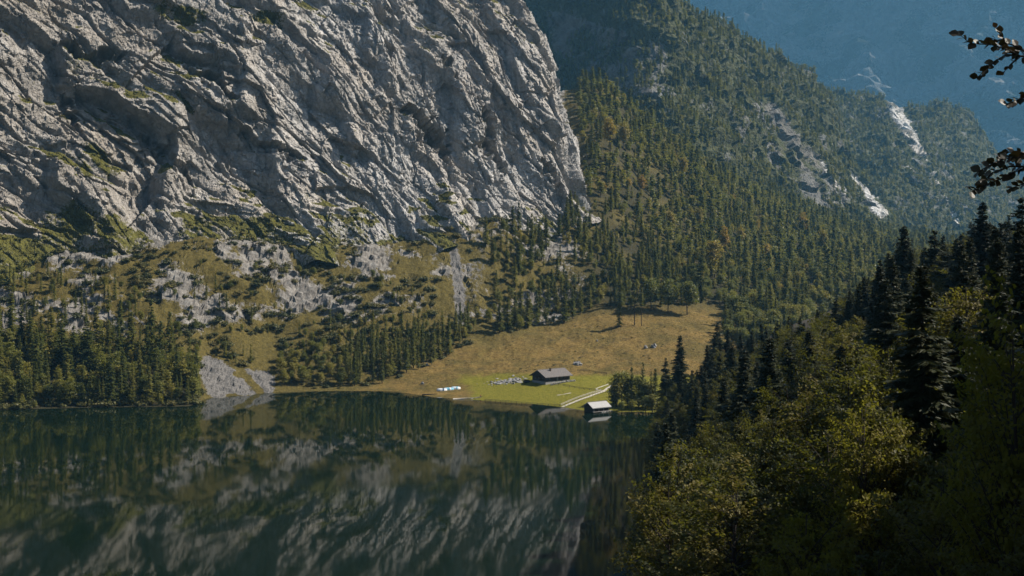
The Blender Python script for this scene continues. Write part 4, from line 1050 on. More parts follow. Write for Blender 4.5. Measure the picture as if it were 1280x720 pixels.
for i in sorted(single):
    p = PLANTS[i]; kd = K[p['kind']][p['v']]
    r = empty(kd.name, p['pos'], p['rz']); r.scale = p['s']
    tag(r, LABEL[i], SHORT[p['kind']], ZN[p['zone']])
    for me, nm in ((kd.trunk, kd.tn), (kd.crown, kd.pn)):
        o = bpy.data.objects.new(nm, me); COL.objects.link(o); o.parent = r

def scatter(name, label, cat, ids):
    """one mass of many plants: a point cloud that carries the plant shapes"""
    kinds = sorted({(PLANTS[i]['kind'], PLANTS[i]['v']) for i in ids})
    pc = bpy.data.collections.new('shapes_of_' + name); names = {}
    for k, kv in enumerate(kinds):
        o = K[kv[0]][kv[1]].whole.copy(); o.name = f'shape_{name}_{k:03d}'; pc.objects.link(o); names[kv] = o.name
    order = sorted(o.name for o in pc.objects); idx = {kv: order.index(names[kv]) for kv in kinds}
    me = bpy.data.meshes.new(name)
    me.vertices.add(len(ids)); me.vertices.foreach_set('co', np.array([PLANTS[i]['pos'] for i in ids], np.float32).ravel())
    a = me.attributes.new('turn', 'FLOAT_VECTOR', 'POINT'); a.data.foreach_set('vector', np.array([(0, 0, PLANTS[i]['rz']) for i in ids], np.float32).ravel())
    a = me.attributes.new('size', 'FLOAT_VECTOR', 'POINT'); a.data.foreach_set('vector', np.array([PLANTS[i]['s'] for i in ids], np.float32).ravel())
    a = me.attributes.new('which', 'INT', 'POINT'); a.data.foreach_set('value', np.array([idx[(PLANTS[i]['kind'], PLANTS[i]['v'])] for i in ids], np.int32))
    ob = bpy.data.objects.new(name, me); COL.objects.link(ob)
    ng = bpy.data.node_groups.new('scatter_' + name, 'GeometryNodeTree')
    ng.interface.new_socket('Geometry', in_out='INPUT', socket_type='NodeSocketGeometry'); ng.interface.new_socket('Geometry', in_out='OUTPUT', socket_type='NodeSocketGeometry')
    nn = ng.nodes; gi = nn.new('NodeGroupInput'); go = nn.new('NodeGroupOutput'); iop = nn.new('GeometryNodeInstanceOnPoints'); ci_ = nn.new('GeometryNodeCollectionInfo')
    ci_.inputs['Collection'].default_value = pc; ci_.inputs['Separate Children'].default_value = True; ci_.inputs['Reset Children'].default_value = True
    def na(n_, t):
        x = nn.new('GeometryNodeInputNamedAttribute'); x.data_type = t; x.inputs['Name'].default_value = n_
        return next(s for s in x.outputs if s.enabled and s.name == 'Attribute')
    L = ng.links.new
    L(gi.outputs[0], iop.inputs['Points']); L(ci_.outputs[0], iop.inputs['Instance']); iop.inputs['Pick Instance'].default_value = True
    L(na('which', 'INT'), iop.inputs['Instance Index']); L(na('turn', 'FLOAT_VECTOR'), iop.inputs['Rotation']); L(na('size', 'FLOAT_VECTOR'), iop.inputs['Scale'])
    L(iop.outputs[0], go.inputs[0])
    md = ob.modifiers.new('scatter', 'NODES'); md.node_group = ng
    tag(ob, label, cat, kind='stuff')
    return ob
rest = [i for i in range(len(PLANTS)) if i not in single]
MASS = [('left_wood', 'dense green wood covering the left shore and bank', 'woods', ('left', 'left slope')), ('shore_thicket', 'green thicket along the far shore and rocky slope', 'thicket', ('shore', 'slope', 'boathouse', 'pasture')), ('pasture_tussocks', 'small dark tussocks dotting the dry pasture', 'tussocks', ('tussock',)),
        ('talus_wood', 'mixed wood on the talus below the cliff corner', 'woods', ('talus',)), ('valley_wood', 'mixed valley wood rising behind the pasture', 'woods', ('wood', 'wood mix', 'autumn')), ('spur_forest', 'hazy blue-green forest covering the spur', 'forest', ('spur',)),
        ('distant_forest', 'pale hazy forest on the distant spur', 'forest', ('spur2',)), ('ledge_shrubs', 'dwarf shrubs dotting the cliff ledges', 'shrubs', ('cliff',)), ('hillside_forest', 'dark forest filling the right hillside', 'forest', ('near', 'close'))]
for nm, lb, ct, zs in MASS:
    ids = [i for i in rest if PLANTS[i]['zone'] in zs]
    if ids: scatter(nm, lb, ct, ids)
print('PLANTS', len(PLANTS), 'single', len(single), {z: sum(p['zone'] == z for p in PLANTS) for z in ZN})
# ------------------------------------------------------------------ buildings, fences and small things on the pasture
def gz(x, y):
    """ground height under a plan point"""
    px = 640 + F * x / y; i = int(np.clip(np.searchsorted(pxs, px), 1, len(pxs) - 1)); t = (px - pxs[i - 1]) / (pxs[i] - pxs[i - 1])
    z = [np.interp(y, G[k, :, 1], G[k, :, 2]) for k in (i - 1, i)]
    return float(z[0] * (1 - t) + z[1] * t)
M_wood_dark = simple('dark_timber', (0.018, 0.013, 0.010), (0.055, 0.038, 0.027), 2.0, 0.85, 0.3, (0.3, 0.3, 6))
M_wood_grey = simple('weathered_timber', (0.10, 0.092, 0.085), (0.22, 0.205, 0.19), 1.6, 0.85, 0.3, (5, 0.6, 0.6))
M_shingle = simple('grey_shingle', (0.075, 0.066, 0.062), (0.165, 0.148, 0.142), 1.4, 0.8, 0.6, (4, 1, 1))
M_shingle_pale = simple('silver_shingle', (0.27, 0.265, 0.26), (0.42, 0.415, 0.41), 1.4, 0.7, 0.6, (4, 1, 1))
M_stone = simple('field_stone', (0.13, 0.125, 0.12), (0.33, 0.32, 0.31), 1.3, 0.95, 0.7)
M_pane = simple('window_pane', (0.01, 0.011, 0.013), (0.02, 0.022, 0.026), 1.0, 0.12, 0, spec=0.6)
M_frame = simple('brown_frame', (0.05, 0.035, 0.025), (0.09, 0.065, 0.045), 3, 0.7)
M_gravel = simple('pale_gravel', (0.24, 0.22, 0.18), (0.42, 0.39, 0.33), 1.5, 0.95, 0.5)
M_blue = simple('blue_tarpaulin', (0.10, 0.30, 0.42), (0.20, 0.44, 0.56), 1.0, 0.5)
M_white = simple('white_tarpaulin', (0.55, 0.58, 0.60), (0.70, 0.72, 0.73), 1.0, 0.5)
M_navy = simple('dark_blue_cloth', (0.02, 0.06, 0.12), (0.04, 0.10, 0.17), 1.0, 0.7)
M_fence_pale = simple('bleached_rail', (0.30, 0.27, 0.23), (0.46, 0.43, 0.38), 3, 0.9)
M_fence_dark = simple('dark_rail', (0.05, 0.04, 0.03), (0.12, 0.10, 0.08), 3, 0.9)
M_skin = simple('skin', (0.45, 0.28, 0.20), (0.52, 0.34, 0.25), 4, 0.6)
M_red = simple('red_cloth', (0.30, 0.05, 0.04), (0.40, 0.08, 0.06), 4, 0.8)
M_hair = simple('brown_hair', (0.03, 0.02, 0.013), (0.06, 0.04, 0.025), 8, 0.7)

def box(x0, x1, y0, y1, z0, z1):
    v = [(x, y, z) for x in (x0, x1) for y in (y0, y1) for z in (z0, z1)]
    f = [[0, 1, 3, 2], [4, 6, 7, 5], [0, 4, 5, 1], [2, 3, 7, 6], [0, 2, 6, 4], [1, 5, 7, 3]]
    return v, f
def boxes(name, bl, m, parent=None):
    V, Fc = [], []
    for b in bl:
        v, f = box(*b); o = len(V); V += v; Fc += [[q + o for q in g] for g in f]
    return mesh_obj(name, V, Fc, m, parent)
def hut_shell(root, L, Wd, wall, rise, over, eave, mw, mr):
    """walls with gables and a two-sided overhanging roof; long axis = local x"""
    l, w = L / 2, Wd / 2
    v = [(-l, -w, -1.0), (l, -w, -1.0), (l, w, -1.0), (-l, w, -1.0), (-l, -w, wall), (l, -w, wall), (l, w, wall), (-l, w, wall), (-l, 0, wall + rise), (l, 0, wall + rise)]
    f = [[0, 1, 5, 4], [2, 3, 7, 6], [3, 0, 4, 8, 7], [1, 2, 6, 9, 5], [4, 5, 9, 8], [6, 7, 8, 9]]
    mesh_obj('wall', v, f, mw, root)
    k = rise / w; lo = l + over; we = w + eave; th = 0.28; ze = wall - eave * k + 0.06; zr = wall + rise + 0.06
    v = []
    for x in (-lo, lo):
        v += [(x, -we, ze), (x, 0, zr), (x, we, ze), (x, we, ze + th), (x, 0, zr + th), (x, -we, ze + th)]
    f = [[0, 1, 4, 5], [1, 2, 3, 4], [6, 11, 10, 7], [7, 10, 9, 8], [5, 4, 10, 11], [4, 3, 9, 10], [0, 6, 7, 1], [1, 7, 8, 2], [0, 5, 11, 6], [2, 8, 9, 3]]
    roof = mesh_obj('roof', v, f, mr, root)
    # shingle courses as low steps, and the ridge board
    n = 9
    for s in (-1, 1):
        st = []
        for c in range(n):
            a0, a1 = c / n, (c + 1.08) / n
            y0, y1 = s * we * a0, s * we * min(a1, 1.01); z0, z1 = zr - (zr - ze) * a0 + th, zr - (zr - ze) * min(a1, 1.01) + th
            st.append((y0, y1, z0, z1))
        for (y0, y1, z0, z1) in st:
            vv_ = [(-lo - 0.03, y0, z0 + 0.02), (lo + 0.03, y0, z0 + 0.02), (lo + 0.03, y1, z1 + 0.10), (-lo - 0.03, y1, z1 + 0.10), (-lo - 0.03, y1, z1 + 0.012), (lo + 0.03, y1, z1 + 0.012)]
            mesh_obj('shingle_course', vv_, [[0, 1, 2, 3], [3, 2, 5, 4]], mr, roof)
    boxes('ridge_board', [(-lo - 0.05, lo + 0.05, -0.22, 0.22, zr + th + 0.0, zr + th + 0.16)], M_wood_grey, roof)
    return roof, zr + th, ze
def window(root, x, y, z, face, w=0.9, h=1.0):
    """face: 'y-' long side, 'x-' gable"""
    if face == 'y-':
        fr = boxes('window', [(x - w / 2, x + w / 2, y - 0.10, y - 0.02, z, z + 0.12), (x - w / 2, x + w / 2, y - 0.10, y - 0.02, z + h - 0.12, z + h), (x - w / 2, x - w / 2 + 0.12, y - 0.11, y - 0.02, z + .12, z + h - .12), (x + w / 2 - 0.12, x + w / 2, y - 0.11, y - 0.02, z + .12, z + h - .12)], M_frame, root)
        boxes('pane', [(x - w / 2 + 0.12, x + w / 2 - 0.12, y - 0.06, y - 0.01, z + 0.12, z + h - 0.12)], M_pane, fr)
    else:
        fr = boxes('window', [(x - 0.10, x - 0.02, y - w / 2, y + w / 2, z, z + 0.12), (x - 0.10, x - 0.02, y - w / 2, y + w / 2, z + h - 0.12, z + h), (x - 0.11, x - 0.02, y - w / 2, y - w / 2 + 0.12, z + .12, z + h - .12), (x - 0.11, x - 0.02, y + w / 2 - 0.12, y + w / 2, z + .12, z + h - .12)], M_frame, root)
        boxes('pane', [(x - 0.06, x - 0.01, y - w / 2 + 0.12, y + w / 2 - 0.12, z + 0.12, z + h - 0.12)], M_pane, fr)

# alpine hut
hp = ground_at(688, 476)
hut = empty('alpine_hut', (hp[0], hp[1] + 4, gz(hp[0], hp[1] + 4) - 0.3), math.radians(38))
tag(hut, 'long dark timber hut with grey shingle roof on the green pasture', 'hut')
roof, zr, ze = hut_shell(hut, 18.5, 12.0, 3.5, 3.0, 1.3, 1.5, M_wood_dark, M_shingle)
boxes('stone_base', [(-9.33, 9.33, -6.08, 6.08, -1.6, 0.55)], M_stone, hut)
ch = boxes('chimney', [(-2.6, -1.8, -2.2, -1.4, zr - 2.2, zr + 0.75)], M_wood_dark, roof)
for x in (-6.2, -3.4, 2.6, 5.4): window(hut, x, -6.0, 1.5, 'y-')
for y in (-3.2, 0, 3.2): window(hut, -9.25, y, 1.5, 'x-')
dr_ = boxes('door', [(-0.9, 0.3, -6.14, -6.03, 0.56, 2.5)], M_wood_grey, hut)
boxes('bench', [(3, 7, -6.9, -6.3, 0.40, 0.50)], M_wood_grey, hut)
# terrace wall in front of the long side: stones one by one
g = np.random.default_rng(5)
def stone_mesh(seed, name='stone'):
    r = np.random.default_rng(seed); bm = bmesh.new(); bmesh.ops.create_icosphere(bm, subdivisions=1, radius=1.0)
    for v in bm.verts: v.co *= 0.75 + 0.5 * r.random(); v.co.z *= 0.7
    me = bpy.data.meshes.new(name); bm.to_mesh(me); bm.free(); me.materials.append(M_stone); return me
SM = [stone_mesh(i) for i in range(5)]
def stones(root, spots):
    for (x, y, z, s) in spots:
        o = bpy.data.objects.new('stone', random.choice(SM)); COL.objects.link(o); o.parent = root
        o.location = (x, y, z); o.scale = (s * random.uniform(.8, 1.3), s * random.uniform(.8, 1.3), s * random.uniform(.6, 1.0)); o.rotation_euler = (random.uniform(-.3, .3), random.uniform(-.3, .3), random.uniform(0, 6.28))
tw = empty('dry_stone_wall', hut.location, math.radians(38)); tag(tw, 'low dry stone terrace wall along the long side of the hut', 'wall')
c_, s_ = math.cos(math.radians(38)), math.sin(math.radians(38))
def local_z(root, x, y): return gz(root.location.x + c_ * x - s_ * y, root.location.y + s_ * x + c_ * y) - root.location.z
stones(tw, [(x + random.uniform(-.2, .2), -9.4 + random.uniform(-.3, .3), local_z(tw, x, -9.4) + k * 0.5 + 0.2, 0.55) for k in range(2) for x in np.arange(-8, 10, 0.85)])
# rubble left of the hut
rp = ground_at(634, 475); rub = empty('stone_heap', (rp[0], rp[1], rp[2])); tag(rub, 'pale grey heap of stones spread left of the hut', 'stones')
spots = []
for k in range(120):
    a, b = random.gauss(0, 5.2), random.gauss(0, 2.6)
    spots.append((a, b, gz(rp[0] + a, rp[1] + b) - rp[2] + random.uniform(0, 0.5) * math.exp(-a * a / 30), random.uniform(0.4, 1.1)))
stones(rub, spots)
for (px, py, lab) in [(657, 476, 'dark stacked firewood pile against the hut gable')]:
    p = ground_at(px, py); wd = empty('firewood_pile', (p[0], p[1], p[2]), 0.4); tag(wd, lab, 'firewood')
    lv_, lf_ = tube([(-1.6, 0, 0), (1.6, 0, 0)], [0.2, 0.2], 8); lm = None
    for r_ in range(4):
        for k in range(7 - r_):
            if lm is None: o = mesh_obj('log', np.concatenate([lv_]), lf_.tolist() + [list(range(8)), list(range(15, 7, -1))], M_bark, wd); lm = o.data
            else: o = bpy.data.objects.new('log', lm); COL.objects.link(o); o.parent = wd
            o.location = (0, (k - (7 - r_) / 2) * 0.42, 0.2 + r_ * 0.36)

# boathouse at the water
bx_, by_ = (746 - 640) / F * 500, 500.0
bh = empty('boathouse', (bx_, by_, 0), math.radians(33)); tag(bh, 'small boathouse with pale silver roof standing in the lake edge', 'boathouse')
hut_shell(bh, 10.5, 7.0, 2.6, 2.0, 0.7, 0.8, M_wood_dark, M_shingle_pale)
for x in (-4.6, -1.5, 1.5, 4.6):
    for y in (-3.3, 3.3): boxes('pile', [(x - 0.15, x + 0.15, y - 0.15 + math.copysign(.3, y), y + 0.15 + math.copysign(.3, y), -3, 2.0)], M_wood_grey, bh)
boxes('gate', [(-5.36, -5.28, -2.2, 2.2, -0.2, 2.3)], M_bark, bh)  # dark panel stands in for the shade inside the open doorway
boxes('deck', [(-5.6, 6.4, -4.6, -3.72, 0.42, 0.56)], M_wood_grey, bh)
stones(bh, [(x, -4.4 + random.uniform(-.4, .4), 0.1, 0.6) for x in np.arange(0, 6.5, 0.9)])

# fences: posts and rails one by one
def fence(pix, label, material, hgt=1.1, step=3.2, rails=2):
    pts = [ground_at(px, py) for px, py in pix]; pl = [np.array(p[:2]) for p in pts]
    L = [0]
    for a, b in zip(pl, pl[1:]): L.append(L[-1] + np.linalg.norm(b - a))
    n = max(2, int(L[-1] / step)); tt = np.linspace(0, L[-1], n + 1)
    X = np.interp(tt, L, [p[0] for p in pl]); Y = np.interp(tt, L, [p[1] for p in pl]); Z = [gz(x, y) for x, y in zip(X, Y)]
    root = empty('fence', (X[0], Y[0], Z[0])); tag(root, label, 'fence')
    pm = boxes('post', [(-.09, .09, -.09, .09, -.4, hgt + .12)], material, root); first = True
    for k in range(n + 1):
        o = pm if first else bpy.data.objects.new('post', pm.data)
        if not first: COL.objects.link(o); o.parent = root
        first = False; o.location = (X[k] - X[0], Y[k] - Y[0], Z[k] - Z[0])
    for k in range(n):
        a = Vector((X[k] - X[0], Y[k] - Y[0], Z[k] - Z[0])); b = Vector((X[k + 1] - X[0], Y[k + 1] - Y[0], Z[k + 1] - Z[0])); d = b - a
        for r_ in range(rails):
            h_ = hgt * (0.95 - 0.5 * r_)
            v, f = box(0, 1, -.04, .04, -.08, .08)
            o = mesh_obj('rail', [(x * d.length, y, z) for x, y, z in v], f, material, root)
            o.location = a + Vector((0, 0, h_)); o.rotation_euler = d.to_track_quat('X', 'Z').to_euler()
fence([(692, 479), (712, 482), (732, 485), (752, 487)], 'dark rail fence running from the hut to the gravel path', M_fence_dark)
fence([(701, 505), (716, 499), (732, 493), (752, 487)], 'bleached rail fence along the path up from the boathouse', M_fence_pale)
fence([(706, 507), (721, 501), (737, 495), (757, 488)], 'second bleached rail fence on the boathouse side of the path', M_fence_pale)
fence([(606, 499), (640, 502), (670, 504), (699, 506)], 'dark rail fence along the lake shore below the hut', M_fence_dark)
fence([(724, 462), (742, 464), (758, 466)], 'short dark rail fence on the slope right of the hut', M_fence_dark)
# gravel path and worn patches
def strip(name, pix, w, m):
    pts = [ground_at(px, py) for px, py in pix]; X = [p[0] for p in pts]; Y = [p[1] for p in pts]
    L = np.concatenate([[0], np.cumsum(np.hypot(np.diff(X), np.diff(Y)))]); t = np.linspace(0, L[-1], int(L[-1] / 0.7) + 2)
    x = np.interp(t, L, X); y = np.interp(t, L, Y); tx = np.gradient(x); ty = np.gradient(y); n = np.hypot(tx, ty); nx_, ny_ = -ty / n, tx / n
    V = []
    for k in range(len(t)):
        ww = w * (0.8 + 0.4 * math.sin(k * 0.9) * math.sin(k * 0.37))
        for q_ in (-1, -0.33, 0.33, 1): xx, yy = x[k] + nx_[k] * ww * q_ / 2, y[k] + ny_[k] * ww * q_ / 2; V.append((xx, yy, gz(xx, yy) + (0.06 if abs(q_) < 0.9 else 0.02)))
    Fc = [[4 * k + j, 4 * k + j + 1, 4 * k + 5 + j, 4 * k + 4 + j] for k in range(len(t) - 1) for j in range(3)]
    return structure(mesh_obj(name, V, Fc, m))
strip('gravel_path', [(703, 506), (718, 500), (734, 494), (753, 487), (764, 480), (778, 475)], 2.0, M_gravel)
strip('worn_path', [(753, 487), (745, 484), (760, 479)], 1.2, M_gravel)
strip('bare_patch', [(695, 492), (703, 491), (713, 490)], 1.3, M_gravel)

# boulders on the pasture
def boulder(px, py, wpx, hpx, label, seed):
    p = ground_at(px, py); k = p[1] / F; r = np.random.default_rng(seed)
    bm = bmesh.new(); bmesh.ops.create_icosphere(bm, subdivisions=4, radius=1.0)
    co = np.array([v.co[:] for v in bm.verts], np.float32); f = 1 + 0.30 * facets(co * 1.1 + seed, 1.0) + 0.10 * facets(co * 3 + seed, 1.0)
    for v, q_ in zip(bm.verts, f): v.co *= float(np.clip(q_, 0.6, 1.35))
    for v in bm.verts: v.co = Vector((v.co.x * wpx * k / 2, v.co.y * wpx * k / 2.4, max(v.co.z, -0.35) * hpx * k * 0.75))
    me = bpy.data.meshes.new('boulder'); bm.to_mesh(me); bm.free(); me.materials.append(M_stone)
    o = bpy.data.objects.new('boulder', me); COL.objects.link(o); o.location = (p[0], p[1], p[2] + 0.1); o.rotation_euler = (0, 0, r.uniform(0, 6)); tag(o, label, 'boulder', 'boulders on the pasture')
boulder(723, 454, 9, 6, 'big grey boulder on the dry pasture above the hut', 1)
boulder(816, 432, 7, 5, 'boulder with pale top on the right of the upper pasture', 2)
boulder(806, 434, 4, 4, 'small dark boulder beside the pale-topped one', 3)
boulder(533, 455, 5, 3, 'small boulder at the left edge of the dry pasture', 4)
boulder(745, 425, 3, 2, 'small boulder in the middle of the upper pasture', 5)
boulder(528, 478, 4, 3, 'dark boulder near the shore left of the blue boats', 6)

# boats under covers on the bank, and a dark flat boat at the water
def hull(L, Wd, Hh, n=14, k=9):
    V, Fc = [], []
    for i in range(n + 1):
        t = i / n * 2 - 1; w = Wd / 2 * (1 - abs(t) ** 2.6) ** 0.7 if abs(t) < 1 else 0.0; w = max(w, 0.03); z = Hh * (1 - 0.25 * abs(t) ** 3)
        for j in range(k + 1):
            a = math.pi * j / k; V.append((t * L / 2, -w * math.cos(a), z * math.sin(a) ** 0.8))
    for i in range(n):
        for j in range(k): Fc.append([i * (k + 1) + j, (i + 1) * (k + 1) + j, (i + 1) * (k + 1) + j + 1, i * (k + 1) + j + 1])
    return V, Fc
def covered_boat(px, py, L, rz, m, m2, label):
    p = ground_at(px, py); root = empty('rowing_boat', (p[0], p[1], p[2] - 0.05), rz); tag(root, label, 'boat', 'boats on the bank')
    V, Fc = hull(L, 2.2, 1.45); mesh_obj('hull', V, Fc, m, root, smooth=True)
    boxes('keel', [(-L * 0.42, L * 0.42, -.05, .05, 1.36, 1.52)], m2, root)
    x = L * 0.12; v2 = [(a + x, b_ * 1.03, c * 1.03) for a, b_, c in hull(L * 0.3, 2.3, 1.47)[0]]
    mesh_obj('cover', v2, hull(L * 0.3, 2.3, 1.47)[1], m2, root, smooth=True)
covered_boat(553, 486, 6.0, 0.15, M_white, M_navy, 'leftmost upturned boat on the bank, white with dark blue cover')
covered_boat(561, 485, 6.0, 0.2, M_blue, M_white, 'middle upturned boat on the bank, light blue')
covered_boat(568, 484.5, 5.5, 0.1, M_white, M_blue, 'rightmost upturned boat on the bank, white and light blue')
px_, py_ = 537, 494; d_ = H * F / (py_ - YH); root = empty('flat_boat', ((px_ - 640) / F * d_, d_, 0.0), 0.12); tag(root, 'dark flat wooden boat moored at the grassy shore', 'boat')
V = []; 
for x, w, z in ((-4.2, 0.5, 0.45), (-3.2, 0.8, 0.1), (3.2, 0.8, 0.1), (4.2, 0.5, 0.45)): V += [(x, -w, z - .25), (x, w, z - .25), (x * 1.01, w * 1.2, 0.62), (x * 1.01, -w * 1.2, 0.62)]
Fc = []
for k in range(3): a, b_ = 4 * k, 4 * k + 4; Fc += [[a, b_, b_ + 1, a + 1], [a + 1, b_ + 1, b_ + 2, a + 2], [a + 3, b_ + 3, b_, a]]
Fc += [[0, 1, 2, 3], [15, 14, 13, 12]]
mesh_obj('hull', V, Fc, M_wood_dark, root)
for x in (-1.8, 0, 1.8): boxes('thwart', [(x - .15, x + .15, -.92, .92, .44, .5)], M_wood_grey, root)
# driftwood on the shore
for k, (a, b_, lab) in enumerate([((565, 497), (600, 496), 'long bleached driftwood trunk lying along the shore'), ((588, 497), (604, 494), 'shorter driftwood trunk beside the standing person')]):
    p, q_ = ground_at(*a), ground_at(*b_); r = 0.32 - 0.1 * k
    v, f = tube([np.array([p[0], p[1], p[2] + .25]), (np.array(p) + np.array(q_)) / 2 + [0, .6, .3], np.array([q_[0], q_[1], q_[2] + .5])], [r, r * .8, r * .4], 7)
    o = mesh_obj('driftwood', v, f.tolist() + [list(range(7)), list(range(20, 13, -1))], M_fence_pale if k == 0 else M_wood_grey, smooth=True); tag(o, lab, 'driftwood')

def person(pos, rz, shirt, label):
    root = empty('person', pos, rz); tag(root, label, 'person')
    J = {'pelvis': (0, 0, .95), 'waist': (0, 0, 1.08), 'chest': (0, 0, 1.30), 'neck': (0, 0, 1.47), 'head': (0, -.02, 1.62), 'crown': (0, 0, 1.72),
         'hl': (.10, 0, .90), 'kl': (.12, -.03, .50), 'al': (.13, .02, .10), 'tl': (.14, -.13, .04), 'hr': (-.10, 0, .90), 'kr': (-.12, .0, .50), 'ar': (-.14, .05, .10), 'tr': (-.16, -.10, .04),
         'sl': (.19, 0, 1.40), 'el': (.26, .02, 1.12), 'wl': (.25, -.08, .88), 'fl': (.25, -.11, .78), 'sr': (-.19, 0, 1.40), 'er': (-.26, .02, 1.12), 'wr': (-.26, -.06, .88), 'fr': (-.26, -.09, .78)}
    R = dict(pelvis=.15, waist=.14, chest=.16, neck=.06, head=.10, crown=.07, hl=.095, kl=.065, al=.045, tl=.04, hr=.095, kr=.065, ar=.045, tr=.04, sl=.07, el=.047, wl=.035, fl=.035, sr=.07, er=.047, wr=.035, fr=.035)
    E = [('pelvis', 'waist'), ('waist', 'chest'), ('chest', 'neck'), ('neck', 'head'), ('head', 'crown'), ('pelvis', 'hl'), ('hl', 'kl'), ('kl', 'al'), ('al', 'tl'), ('pelvis', 'hr'), ('hr', 'kr'), ('kr', 'ar'), ('ar', 'tr'),
         ('chest', 'sl'), ('sl', 'el'), ('el', 'wl'), ('wl', 'fl'), ('chest', 'sr'), ('sr', 'er'), ('er', 'wr'), ('wr', 'fr')]
    ks = list(J); me = bpy.data.meshes.new('body'); me.from_pydata([J[k] for k in ks], [(ks.index(a), ks.index(b)) for a, b in E], []); me.update()
    o = bpy.data.objects.new('body', me); COL.objects.link(o); o.parent = root
    o.modifiers.new('skin', 'SKIN'); sub = o.modifiers.new('sub', 'SUBSURF'); sub.levels = 1; sub.render_levels = 1
    if not me.skin_vertices: me.attributes.new('skin_vertex', 'FLOAT', 'POINT') if False else None
    lay = me.skin_vertices[0] if len(me.skin_vertices) else None
    if lay is None:
        bm = bmesh.new(); bm.from_mesh(me); bm.verts.layers.skin.verify(); bm.to_mesh(me); bm.free(); lay = me.skin_vertices[0]
    for k, sv in zip(ks, lay.data): sv.radius = (R[k], R[k]); sv.use_root = k == 'pelvis'
    m, nt, out = mat('clothes'); b = NB(nt); z = b.n('ShaderNodeSeparateXYZ'); b.link(b.n('ShaderNodeTexCoord').outputs['Object'], z.inputs[0])
    c = b.n('ShaderNodeValToRGB'); b.link(b.math('DIVIDE', z.outputs['Z'], 1.8), c.inputs[0]); c.color_ramp.interpolation = 'CONSTANT'
    el = c.color_ramp.elements; el[0].position = 0; el[0].color = (0.03, 0.035, 0.05, 1); el[1].position = 0.53; el[1].color = (*shirt, 1); e = el.new(0.82); e.color = (0.45, 0.29, 0.21, 1)
    b.link(b.bsdf(c.outputs[0], 0.8), out.inputs[0]); me.materials.append(m)
    bm = bmesh.new(); bmesh.ops.create_icosphere(bm, subdivisions=2, radius=0.118)
    for v in list(bm.verts):
        v.co.z *= 0.95
        if v.co.z < -0.02 and v.co.y < 0.01: bm.verts.remove(v)
    hm = bpy.data.meshes.new('hair'); bm.to_mesh(hm); bm.free(); hm.materials.append(M_hair); h = bpy.data.objects.new('hair', hm); COL.objects.link(h); h.parent = root; h.location = (0, .015, 1.665)
p = ground_at(600, 495); person((p[0], p[1], gz(p[0], p[1])), 0.4, (0.34, 0.07, 0.05), 'person in red top and dark trousers standing on the shore')

# ------------------------------------------------------------------ beech at the photographer's right, its twigs reaching into the frame
bt = empty('beech_tree', (8.6, 9.6, float(near_h(np.array(8.6), np.array(9.6))) - 0.2)); tag(bt, 'beech whose dark leafy twigs hang in at the upper right', 'beech')
o0 = np.array(bt.location)
v, f = tube([np.array([8.6, 9.6, o0[2] - 0.5]) - o0, np.array([8.5, 9.6, o0[2] + 0.5]) - o0, np.array([8.35, 9.5, 70.5]) - o0, np.array([8.55, 9.45, 73]) - o0, np.array([8.5, 9.6, 76]) - o0, np.array([9.0, 9.5, 79]) - o0, np.array([10.2, 9.4, 83]) - o0], [0.42, 0.26, 0.21, 0.19, 0.16, 0.11, 0.03], 12)
mesh_obj('trunk', v, f, M_bark, bt, smooth=True)
(_, _), (cv_, cq_) = broad_shape(11, 5.2, 300, 26, 0.05, 300, bare=0.1, clump=0.10)
crown = mesh_obj('crown', cv_ + np.array([10.8, 9.3, 75.2]) - o0, cq_, M_beech, bt); crown['kind'] = 'stuff'  # crown stays above the frame, added to shade the twigs
lf_v = []
for t, w in ((0, 0.0), (0.18, 0.30), (0.45, 0.46), (0.75, 0.30), (1.0, 0.0)): lf_v.append((t, w))
LV = [(0, 0, 0)]; 
for t, w in lf_v[1:-1]: LV += [(t, -w, 0.10 * w - 0.05 * t * t), (t, 0, -0.04 * t), (t, w, 0.10 * w - 0.05 * t * t)]
LV.append((1.0, 0, -0.10))
LF = [[0, 1, 2], [0, 2, 3]]
for k in range(2):
    a = 1 + 3 * k; LF += [[a, a + 3, a + 4, a + 1], [a + 1, a + 4, a + 5, a + 2]]
LF += [[7, 10, 8], [8, 10, 9]]
leaf_me = mesh_obj('leaf', LV, LF, M_beech, link=False).data
def twig_pt(px, py, d): return np.array(pt(px, py, d))
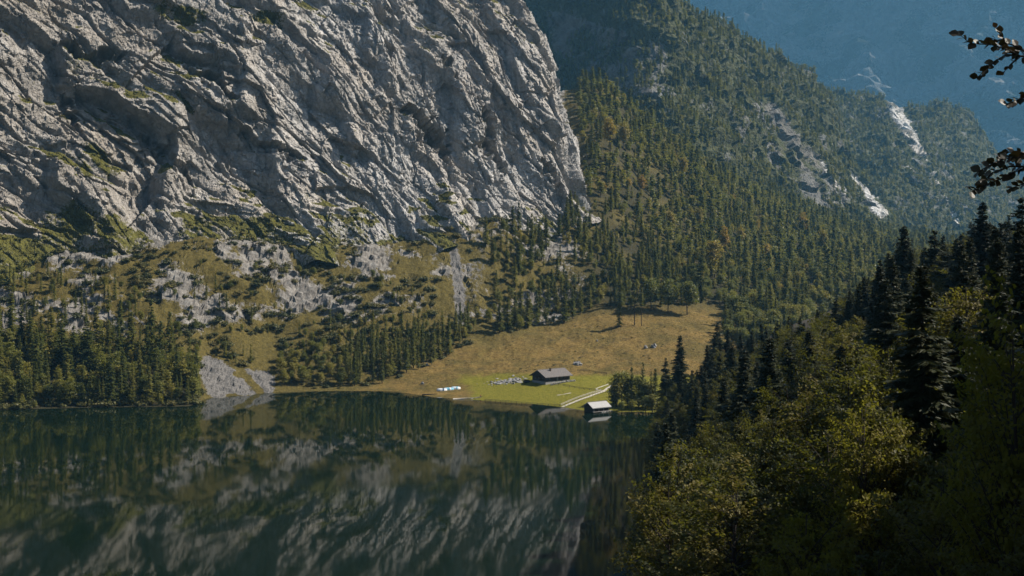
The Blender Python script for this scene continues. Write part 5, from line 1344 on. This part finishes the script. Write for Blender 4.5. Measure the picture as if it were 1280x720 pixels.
def branch(label, lines, d0, seed, dens=5.2):
    r = np.random.default_rng(seed); parts = []; leaves = []
    for li, ln in enumerate(lines):
        P_ = [twig_pt(px, py, d0 + 0.05 * li + 0.12 * math.sin(px * 0.05 + li)) if px < 1420 else np.array((8.45, 9.5, zpy(py, 9.5) - 1.2)) for px, py in ln]
        if ln[0][0] > 1420:      # the limb bends on its way from the trunk
            a_, b_ = P_[0], P_[1]; P_ = [a_, a_ + (b_ - a_) * 0.3 + np.array([0, -.1, .42]), a_ + (b_ - a_) * 0.62 + np.array([0, .12, .30]), a_ + (b_ - a_) * 0.85 + np.array([0, .0, .10])] + P_[1:]
        rad = np.linspace(0.0105 if li else 0.016, 0.0025, len(P_))
        if ln[0][0] > 1420: rad[:5] = [0.055, 0.038, 0.028, 0.021, 0.018]
        parts.append(tube(P_, rad, 5))
        seg = [np.linalg.norm(b - a) for a, b in zip(P_, P_[1:])]; tot = sum(seg); n = max(2, int(tot * F / d0 / dens))
        for k in range(n):
            t = (k + 0.8) / n * tot; acc = 0
            for a, b, s in zip(P_, P_[1:], seg):
                if acc + s >= t or b is P_[-1]:
                    q_ = a + (b - a) * min(1, (t - acc) / s); dr3 = (b - a) / s; break
                acc += s
            if (640 + F * q_[0] / q_[1]) > 1330: continue
            sd = np.cross(dr3, [0, -0.3, 1.0]); sd /= np.linalg.norm(sd); sg = 1 if k % 2 else -1
            dd = dr3 * 0.8 + sd * sg * 0.35 + np.array([0, 0, sg * 0.55]) + r.normal(0, .25, 3); dd /= np.linalg.norm(dd)
            leaves.append((q_, dd, 0.066 * r.uniform(0.7, 1.25), r.uniform(-1.1, 1.1)))
    V_, F_ = join(parts)
    br = mesh_obj('branch', V_ - o0, F_, M_bark, bt, smooth=True); br['label'] = label
    for q_, dd, s, roll in leaves:
        o = bpy.data.objects.new('leaf', leaf_me); COL.objects.link(o); o.parent = br; o.location = q_ - o0
        qt = Vector(dd).to_track_quat('X', 'Z'); o.rotation_mode = 'QUATERNION'
        from mathutils import Quaternion
        o.rotation_quaternion = qt @ Quaternion((1, 0, 0), roll); o.scale = (s, s, s)
branch('upper leafy twig', [[(1560, 30), (1400, 60), (1310, 72), (1275, 70), (1262, 63), (1240, 56), (1213, 54), (1198, 42)], [(1262, 63), (1254, 48), (1245, 34)], [(1275, 70), (1258, 68), (1243, 77), (1235, 86), (1222, 96)], [(1275, 70), (1264, 80), (1254, 91)], [(1290, 71), (1272, 58), (1258, 54), (1240, 48)]], 8.0, 1, 4.4)
branch('short middle twig', [[(1560, 70), (1400, 105), (1300, 116), (1272, 125), (1258, 130)], [(1300, 116), (1278, 121)]], 8.2, 2, 4.2)
branch('lower leafy twig', [[(1560, 130), (1400, 170), (1310, 192), (1280, 196), (1258, 198), (1240, 205), (1222, 215)], [(1290, 195), (1272, 190), (1258, 190), (1248, 196)], [(1300, 205), (1270, 214), (1250, 224), (1230, 232), (1214, 240)], [(1290, 208), (1262, 208), (1240, 216), (1228, 228)], [(1310, 220), (1284, 228), (1262, 236)]], 7.8, 3, 3.6)
